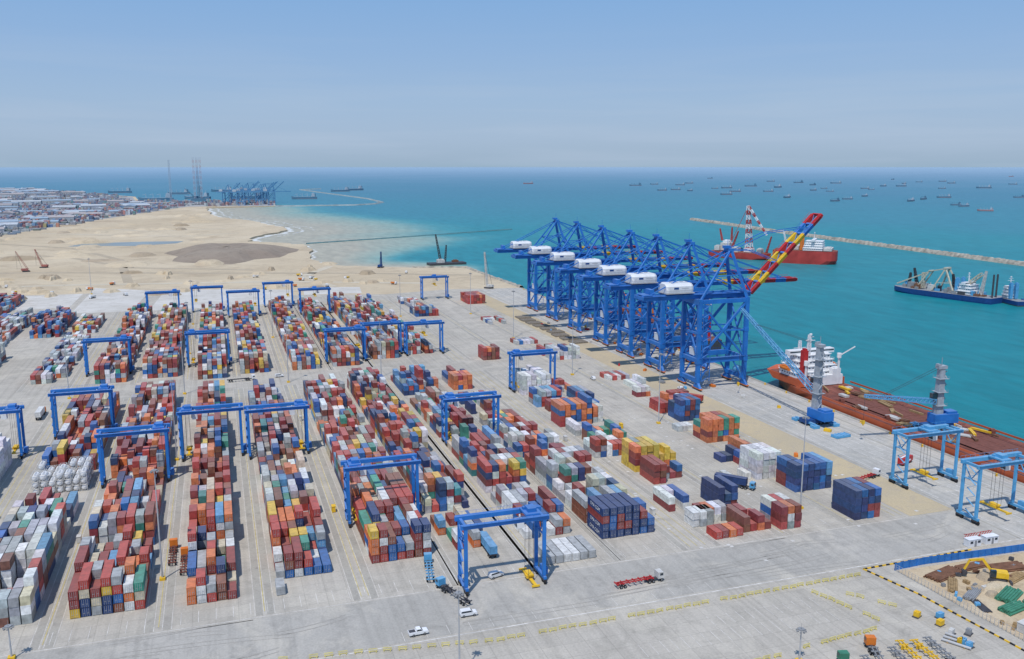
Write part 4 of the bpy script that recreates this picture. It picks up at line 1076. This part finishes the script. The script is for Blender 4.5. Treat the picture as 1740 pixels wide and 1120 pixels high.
def anchored(hc,dc,L_=80):
    root=empty('anchored_ship')
    obj('hull',hull_mb(L_,13,8.,0,1,2,.25,.0,.9,.35),[hc,HZ2,HZ3],root)
    mb=MB()
    for k in range(4): mb.box((-L_*.34,0,6.5+k*2.7),(11-k,11-k,2.6))
    mb.beam((-L_*.34,0,16),(-L_*.34,0,24),.8); obj('superstructure',mb,dc,root)
    mb=MB(); mb.box((-L_*.43,0,10),(3,4,9)); mb.box((-L_*.43,0,15),(2,3,1)); obj('funnel',mb,hc,root)
    for k in range(3):
        mb=MB(); mb.beam((-L_*.12+k*L_*.2,0,5),(-L_*.12+k*L_*.2,0,15),1.); mb.beam((-L_*.12+k*L_*.2,0,14),(-L_*.02+k*L_*.2,0,12),.7); obj('deck_crane',mb,dc,root)
    return root
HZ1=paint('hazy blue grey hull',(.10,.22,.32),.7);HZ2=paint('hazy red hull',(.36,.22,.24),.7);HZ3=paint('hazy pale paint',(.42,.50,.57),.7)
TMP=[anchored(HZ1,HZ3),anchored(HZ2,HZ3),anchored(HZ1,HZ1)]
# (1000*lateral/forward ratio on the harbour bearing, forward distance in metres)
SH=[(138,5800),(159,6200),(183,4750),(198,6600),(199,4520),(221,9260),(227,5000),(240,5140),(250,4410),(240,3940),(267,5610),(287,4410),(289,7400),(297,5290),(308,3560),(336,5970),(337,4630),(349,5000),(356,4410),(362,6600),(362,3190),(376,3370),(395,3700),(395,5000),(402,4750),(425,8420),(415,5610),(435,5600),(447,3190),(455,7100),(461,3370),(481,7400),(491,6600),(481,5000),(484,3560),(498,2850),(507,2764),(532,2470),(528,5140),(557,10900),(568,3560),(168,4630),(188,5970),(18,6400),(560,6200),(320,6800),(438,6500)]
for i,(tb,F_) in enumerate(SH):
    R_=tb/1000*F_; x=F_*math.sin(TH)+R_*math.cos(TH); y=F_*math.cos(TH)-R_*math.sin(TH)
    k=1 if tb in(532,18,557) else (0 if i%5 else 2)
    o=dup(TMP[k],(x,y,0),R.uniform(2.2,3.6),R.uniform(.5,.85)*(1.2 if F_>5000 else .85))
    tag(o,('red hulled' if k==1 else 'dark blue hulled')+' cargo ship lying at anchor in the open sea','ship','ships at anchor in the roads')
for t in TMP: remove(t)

# ------------------------------------------------------------------ mobile harbour cranes
TGREY=paint('tower grey paint',(.36,.40,.44),.6)
def mhc(loc,tip,h,lab,aim_z=15):
    root=empty('mobile_harbour_crane',loc)
    mb=MB(); mb.box((0,0,1.9),(14,6,1.8)); 
    obj('chassis',mb,DBLUE,root)
    for sx in(-1,1):
        for sy in(-1,1): mb=MB(); mb.box((sx*5.5,sy*5,1.5),(1.2,4.5,.9)); mb.box((sx*5.5,sy*7,.7),(3.2,3.2,1.3)); obj('outrigger',mb,BLUE2,root)
    wheelset(root,'wheel',[-5,-3,-1,1,3,5],(-2.6,2.6),.8,.7)
    d=Vector((tip[0]-loc[0],tip[1]-loc[1],0)); L_=d.length; ang=math.atan2(d.y,d.x)
    sup=empty('slewing_body',(0,0,0),ang); sup.parent=root
    mb=MB(); mb.box((-3,0,5.2),(12,5.5,4.2)); mb.cyl((0,0,2.8),(0,0,3.3),2.6,16); mb.box((-6,0,7.8),(5,4.5,1.2)); obj('machinery_house',mb,BLUE,sup)
    mb=MB(); mb.box((0,0,(7.3+h)/2),(3.4,3.2,h-7.3),0,0,.72); mb.box((0,0,h+.6),(4.2,2.8,1.4)); mb.box((1.6,0,h+1.6),(1.2,2.2,1.)); mb.beam((0,0,h+1),(0,0,h+5),.2)
    for q in(.4,.62,.84):
        mb.box((-.3,0,h*q),(5.,4.8,.15)); 
        for a_,b_ in((-2.7,-2.3),(-2.7,2.3),(2.1,-2.3),(2.1,2.3)): mb.box((a_,b_,h*q+.55),(.08,.08,1.1))
        for s in(-1,1): mb.box((-.3,s*2.35,h*q+1.1),(4.9,.07,.07))
    for k in range(12): mb.beam((-2.3,(-1)**k*1.,8+k*(h-9)/12),(-2.3,-(-1)**k*1.,8+(k+1)*(h-9)/12),.5,.1)
    for k in range(6): mb.box((0,-1.62+k*.07,9.5+k*(h-11)/6),(1.2,.1,1.2),1)
    obj('tower',mb,[TGREY,DARK],sup)
    mb=MB(); mb.box((2.9,0,h*.55),(2.2,2.2,2.4)); mb.box((2.9,0,h*.55+1.3),(2.4,2.4,.2)); obj('operator_cab',mb,GLASS,sup)
    mb=MB(); mb.lattice((2,0,aim_z),(L_,0,tip[2]-loc[2]),2.2,16,.28,0,0,1.2); obj('boom',mb,BLUE2,sup)
    mb=MB()
    for s in(-1,1): mb.beam((0,s,h+1),(L_*.8,s*.6,aim_z+(tip[2]-loc[2]-aim_z)*.8),.12)
    mb.beam((L_,0,tip[2]-loc[2]),(L_,0,6),.1); obj('rope',mb,DARK,sup); mb=MB(); mb.box((L_,0,5.4),(1.2,.8,1.6)); mb.cyl((L_,0,4),(L_,0,4.6),.3,8); obj('hook',mb,YEL,sup)
    tag(root,lab,'harbour crane'); return root
mhc((265,338,.08),(261,398,46),37,'blue mobile harbour crane with grey tower parked on the quay')
mhc((303,303,3.6),(266,307,21),28,'grey tower harbour crane standing on the red ship deck',13)

def crawler(loc,h,reach,rz,mat,lab,t=.3):
    root=empty('crawler_crane',loc,rz)
    for s in(-1,1): mb=MB(); mb.prism([(-3.5,0.1),(3.5,.1),(4,.7),(3.5,1.4),(-3.5,1.4),(-4,.7)],s*2.5-.5,s*2.5+.5); obj('track',mb,DARK,root)
    mb=MB(); mb.box((-1.5,0,2.7),(7,3.6,2.2)); mb.box((0,0,1.2),(3,4,.8)); obj('body',mb,mat,root)
    mb=MB(); mb.lattice((2,0,2.5),(reach,0,h),1.7,12,t,0,0,1.); obj('boom',mb,mat,root)
    mb=MB(); mb.beam((-4,0,4),(reach,0,h),.2); mb.beam((reach,0,h),(reach,0,3),.15); obj('rope',mb,DARK,root)
    tag(root,lab,'crawler crane'); return root
crawler((256,839,.05),36,5,2.2,OFFW,'white crawler crane with tall lattice boom on the quay end')
crawler((186,1056,.05),19,2,1.,DBLUE,'blue piling rig on the sandy shore')
RDF=paint('faded red paint',(.42,.16,.13),.7)
crawler((-211,1144,.05),24,-9,.3,RDF,'faded red crawler crane standing on sand',.18)
crawler((-199,1184,.05),22,9,2.8,RDF,'faded red crawler crane standing on sand',.18)
root=empty('crane_barge',(276,1088,0),.05)
mb=MB(); mb.box((0,0,WZ+1.1),(48,16,3.4)); obj('hull',mb,DARK,root)
mb=MB(); mb.box((-8,0,2),(9,7,4)); mb.box((-8,0,4.5),(5,5,1)); obj('deckhouse',mb,OFFW,root); mb=MB(); mb.box((12,2,1.2),(8,5,2.4)); mb.box((12,2,2.8),(4,3,.8)); obj('deck_box',mb,RUSTY,root)
mb=MB(); mb.lattice((-8,0,3),(-14,0,36),2.4,10,.45,0,0,1.2); obj('boom',mb,DARK,root); mb=MB(); mb.lattice((-2,0,1),(0,0,22),2.,7,.4,0,0,1.2); obj('leader',mb,DARK,root)
tag(root,'dark crane barge afloat beside the sandy shore','barge')

for i in range(22):
    mb=MB(); mb.box((-.8,0,1.9),(4.2,2.4,1.3),0,0,1.1); o=obj('dump_truck',mb,R.choice([YEL,ORG,OFFW]),loc=(R.uniform(-230,230),R.uniform(870,1010),.08),rz=R.uniform(0,6))
    c_=MB(); c_.box((2.4,0,1.9),(1.8,2.3,1.9)); c_.box((2.4,0,2.9),(1.4,2.,.2)); obj('cab',c_,WHITE,o); wheelset(o,'wheel',(-2,-.7,2.4),(-1,1),.5,.4)
    tag(o,'small dump truck on the sandy reclaimed ground','truck','dump trucks on the sand')

# ------------------------------------------------------------------ old harbour and town
def xline(y):
    if y<3000: return -363+(y-1776)*.24
    if y<3900: return -290-(y-3300)*.05 if y>3290 else -80
    return -330-(y-3900)*.42
def bldg(x,y,w,d,h,rz,roof,wallm):
    mb=MB(); mb.box((0,0,h/2),(w,d,h)); o=obj('warehouse',mb,wallm,loc=(x,y,.06),rz=rz)
    r=MB(); r.prism([(-d/2-.5,h+.02),(d/2+.5,h+.02),(0,h+d*.14)],-w/2-.5,w/2+.5,0,'x'); obj('roof',r,roof,o)
    g=MB()
    n=max(2,int(w/9))
    for k in range(n): g.box((-w/2+w*(k+.5)/n,-d/2-.05,h*.4),(w/n*.45,.1,h*.55))
    obj('loading_front',g,GREY,o); tag(o,'long low warehouse with pitched roof in the older port','warehouse','warehouses of the older port')
roofs=[paint('hazy pale roof sheet',(.48,.52,.56),.7),paint('hazy rusty roof sheet',(.40,.37,.37),.8),paint('hazy blue roof sheet',(.32,.41,.50),.7)]  # roof colours paled toward blue grey, distance haze painted in
wl=[paint('hazy cream wall',(.45,.47,.48),.9),paint('hazy grey wall',(.40,.44,.48),.9)]  # wall colours carry the same painted haze
for i in range(190):
    y=R.uniform(1800,5400); x=R.uniform(-.235*y,xline(y)-25)
    if x>xline(y)-20: continue
    bldg(x,y,R.uniform(25,85),R.uniform(14,30),R.uniform(5,12),R.choice([0,1.57,.2]),R.choice(roofs),R.choice(wl))
lst=[]
hz=lambda c,y:tuple(v*(1-f)+f*k for v,k in zip(c,(.27,.34,.41)) for f in [min(.75,.25+(y-1500)/5000)])  # blends painted haze into a tint, more with distance
for i in range(1100):
    y=R.uniform(1950,5200); x=R.uniform(-.235*y,xline(y)-8)
    if x>xline(y): continue
    n=R.randint(2,6); m_=R.randint(1,3); hh_=R.randint(1,4)
    for a in range(n):
        for b_ in range(m_):
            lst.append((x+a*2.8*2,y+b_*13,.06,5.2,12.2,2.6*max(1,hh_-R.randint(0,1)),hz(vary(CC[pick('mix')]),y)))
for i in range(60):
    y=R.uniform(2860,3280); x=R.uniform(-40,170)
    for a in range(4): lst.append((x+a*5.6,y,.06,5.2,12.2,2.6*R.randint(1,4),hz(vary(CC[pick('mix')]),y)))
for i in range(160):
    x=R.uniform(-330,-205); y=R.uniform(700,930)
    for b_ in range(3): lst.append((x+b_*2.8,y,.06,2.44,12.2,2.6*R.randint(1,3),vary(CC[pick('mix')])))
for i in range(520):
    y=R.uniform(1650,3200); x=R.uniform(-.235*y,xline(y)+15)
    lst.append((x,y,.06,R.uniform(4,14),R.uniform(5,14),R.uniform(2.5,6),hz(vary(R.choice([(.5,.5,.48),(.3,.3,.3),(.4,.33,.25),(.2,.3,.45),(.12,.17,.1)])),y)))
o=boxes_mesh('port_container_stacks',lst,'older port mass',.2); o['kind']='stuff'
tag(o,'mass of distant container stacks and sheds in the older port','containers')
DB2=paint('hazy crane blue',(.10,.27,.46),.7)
def farcrane(x,y,rz,up):
    root=empty('harbour_crane',(x,y,0),rz)
    mb=MB()
    for a in(0,22):
        for s in(-8,8): mb.box((a,s,20),(2.2,2.2,40))
        mb.box((a,0,38),(2.,18,2.5)); mb.box((a,0,12),(2,16,2))
    for s in(-8,8): mb.box((11,s,13),(22,1.6,2)); mb.beam((0,s,14),(22,s,38),1.3)
    obj('portal_frame',mb,DB2,root)
    mb=MB(); mb.box((2,0,41),(52,7,2.6)); mb.beam((22,0,41),(17,0,64),2.); mb.beam((0,0,41),(17,0,64),1.4); obj('girder',mb,DB2,root)
    mb=MB(); mb.beam((27,0,41),((60,0,70) if up else (72,0,41)),3.,2.6); mb.beam((17,0,64),((50,0,62) if up else (60,0,42)),.8); obj('boom',mb,DB2,root)
    mb=MB(); mb.box((-8,0,45.5),(12,7,6)); mb.box((-8,0,49),(8,4,1)); obj('machine_house',mb,HZ3,root)
    tag(root,'distant blue quay crane at the older harbour','quay crane','quay cranes of the older harbour')
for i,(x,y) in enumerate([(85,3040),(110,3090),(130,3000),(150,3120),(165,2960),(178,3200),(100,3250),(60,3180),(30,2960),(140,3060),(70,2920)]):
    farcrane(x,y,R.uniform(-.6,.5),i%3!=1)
def rig(x,y,h,lab,m1,m2):
    root=empty('drilling_rig',(x,y,0))
    mb=MB(); mb.box((0,0,16),(46,40,8)); mb.box((-10,6,23),(18,16,8)); mb.box((10,-6,22),(12,12,5)); obj('platform',mb,HZ1,root)
    for a,b_ in((-10,-10),(10,-10),(0,9)): mb=MB(); mb.lattice((a,b_,-3),(a,b_,h),5,18,.7,0,1); obj('leg',mb,[m1,m2],root)
    mb=MB(); mb.lattice((6,0,20),(6,0,60),9,6,.8,0,0,3); obj('derrick',mb,HZ1,root); mb=MB(); mb.lattice((-14,10,26),(-40,10,50),3,6,.6); obj('deck_crane',mb,HZ1,root)
    tag(root,lab,'drilling rig')
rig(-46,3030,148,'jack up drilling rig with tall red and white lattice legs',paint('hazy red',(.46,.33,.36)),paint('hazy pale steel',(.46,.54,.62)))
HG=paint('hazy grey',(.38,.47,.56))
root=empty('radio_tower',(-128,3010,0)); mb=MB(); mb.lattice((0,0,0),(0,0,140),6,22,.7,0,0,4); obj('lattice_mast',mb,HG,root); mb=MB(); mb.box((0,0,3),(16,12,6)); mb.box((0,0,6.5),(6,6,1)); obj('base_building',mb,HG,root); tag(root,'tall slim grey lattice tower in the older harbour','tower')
for x,y,L_ in((-200,3500,1.5),(-60,3650,1.3),(120,3600,1.6),(330,3500,1.2),(600,4500,1.2),(700,4700,1.3),(-420,4600,1.3),(-150,4300,1.2),(40,4700,1.3)):
    t=anchored(HZ1,HZ3); t.location=(x,y,0); t.rotation_euler[2]=R.uniform(2.5,3.6); t.scale=(L_,)*3; tag(t,'pale cargo ship moored in the older harbour','ship','ships in the older harbour')
for i,(x,y) in enumerate([(139.5,262),(139,300),(142,350),(-78,330),(-47.8,300),(33.8,300),(33.5,420),(174,360)]):
    mb=MB(); mb.box((0,0,1.1),(1.2,2.2,2.0)); mb.box((0,0,2.2),(1.4,2.4,.15)); o=obj('electrical_cabinet',mb,YEL if i%2 else OFFW,loc=(x,y,.08)); tag(o,'small electrical cabinet standing between container rows','cabinet')

# ------------------------------------------------------------------ light, sky, camera
el=62
sd=Vector((-.42,-.55,0)).normalized(); S=Vector((sd.x*math.cos(rad(el)),sd.y*math.cos(rad(el)),math.sin(rad(el))))
sun=bpy.data.lights.new('sun','SUN'); sun.energy=3.3; sun.angle=rad(.7); sun.color=(1,.95,.89)
so=bpy.data.objects.new('sun',sun); COL.objects.link(so); so.rotation_euler=S.to_track_quat('Z','Y').to_euler()
w=bpy.data.worlds.new('World'); scene.world=w; w.use_nodes=True
nt=w.node_tree;N=nt.nodes;L=nt.links; bg=N['Background']; bg.inputs['Strength'].default_value=.105
sk=N.new('ShaderNodeTexSky'); sk.sky_type='NISHITA'; sk.sun_disc=False; sk.sun_elevation=rad(el); sk.sun_rotation=math.atan2(S.x,S.y)
sk.altitude=0; sk.air_density=1.; sk.dust_density=.6; sk.ozone_density=1.5
# coastal haze: veil of pale blue thickening toward the horizon, plus thin cloud streaks
tc=N.new('ShaderNodeTexCoord'); sp=N.new('ShaderNodeSeparateXYZ'); L.new(tc.outputs['Generated'],sp.inputs[0])
hz_=N.new('ShaderNodeValToRGB'); L.new(sp.outputs[2],hz_.inputs[0])
e=hz_.color_ramp.elements
e[0].position=0.; e[0].color=(.29,.42,.56,1)
e[1].position=1.; e[1].color=(.16,.28,.54,1)
for p_,c in((.008,(.31,.43,.58,1)),(.03,(.34,.46,.63,1)),(.07,(.32,.46,.66,1)),(.12,(.27,.43,.68,1)),(.2,(.20,.39,.69,1)),(.4,(.17,.33,.64,1))):
    q=e.new(p_); q.color=c
vm=N.new('ShaderNodeVectorMath'); vm.operation='SCALE'; vm.inputs['Scale'].default_value=10.; L.new(hz_.outputs[0],vm.inputs[0])
mxw=N.new('ShaderNodeMix'); mxw.data_type='RGBA'; mxw.inputs[0].default_value=.92
L.new(sk.outputs[0],mxw.inputs[6]); L.new(vm.outputs[0],mxw.inputs[7])
mp=N.new('ShaderNodeMapping'); mp.inputs['Scale'].default_value=(2.,2.,34.); L.new(tc.outputs['Generated'],mp.inputs['Vector'])
cn=N.new('ShaderNodeTexNoise'); cn.inputs['Scale'].default_value=1.6; cn.inputs['Detail'].default_value=8; cn.inputs['Distortion'].default_value=.4; L.new(mp.outputs[0],cn.inputs['Vector'])
c1=N.new('ShaderNodeMapRange'); c1.inputs['From Min'].default_value=.47; c1.inputs['From Max'].default_value=.72; c1.inputs['To Max'].default_value=.4; L.new(cn.outputs['Fac'],c1.inputs['Value'])
c4=N.new('ShaderNodeMapRange'); c4.inputs['From Min'].default_value=.15; c4.inputs['From Max'].default_value=.04; L.new(sp.outputs[2],c4.inputs['Value'])
mm=N.new('ShaderNodeMath'); mm.operation='MULTIPLY'; L.new(c1.outputs[0],mm.inputs[0]); L.new(c4.outputs[0],mm.inputs[1])
mxc=N.new('ShaderNodeMix'); mxc.data_type='RGBA'; mxc.inputs[7].default_value=(4.3,5.3,6.7,1)
L.new(mm.outputs[0],mxc.inputs[0]); L.new(mxw.outputs[2],mxc.inputs[6]); L.new(mxc.outputs[2],bg.inputs['Color'])
cam=bpy.data.cameras.new('camera'); cam.sensor_width=36; cam.lens=1500/1740*36; cam.clip_start=1; cam.clip_end=300000
co=bpy.data.objects.new('camera',cam); COL.objects.link(co); co.location=(0,0,120)
co.rotation_euler=(rad(90)-math.atan(277/1500),0,-TH); scene.camera=co
scene.view_settings.view_transform='Standard'; scene.view_settings.look='None'; scene.view_settings.exposure=0
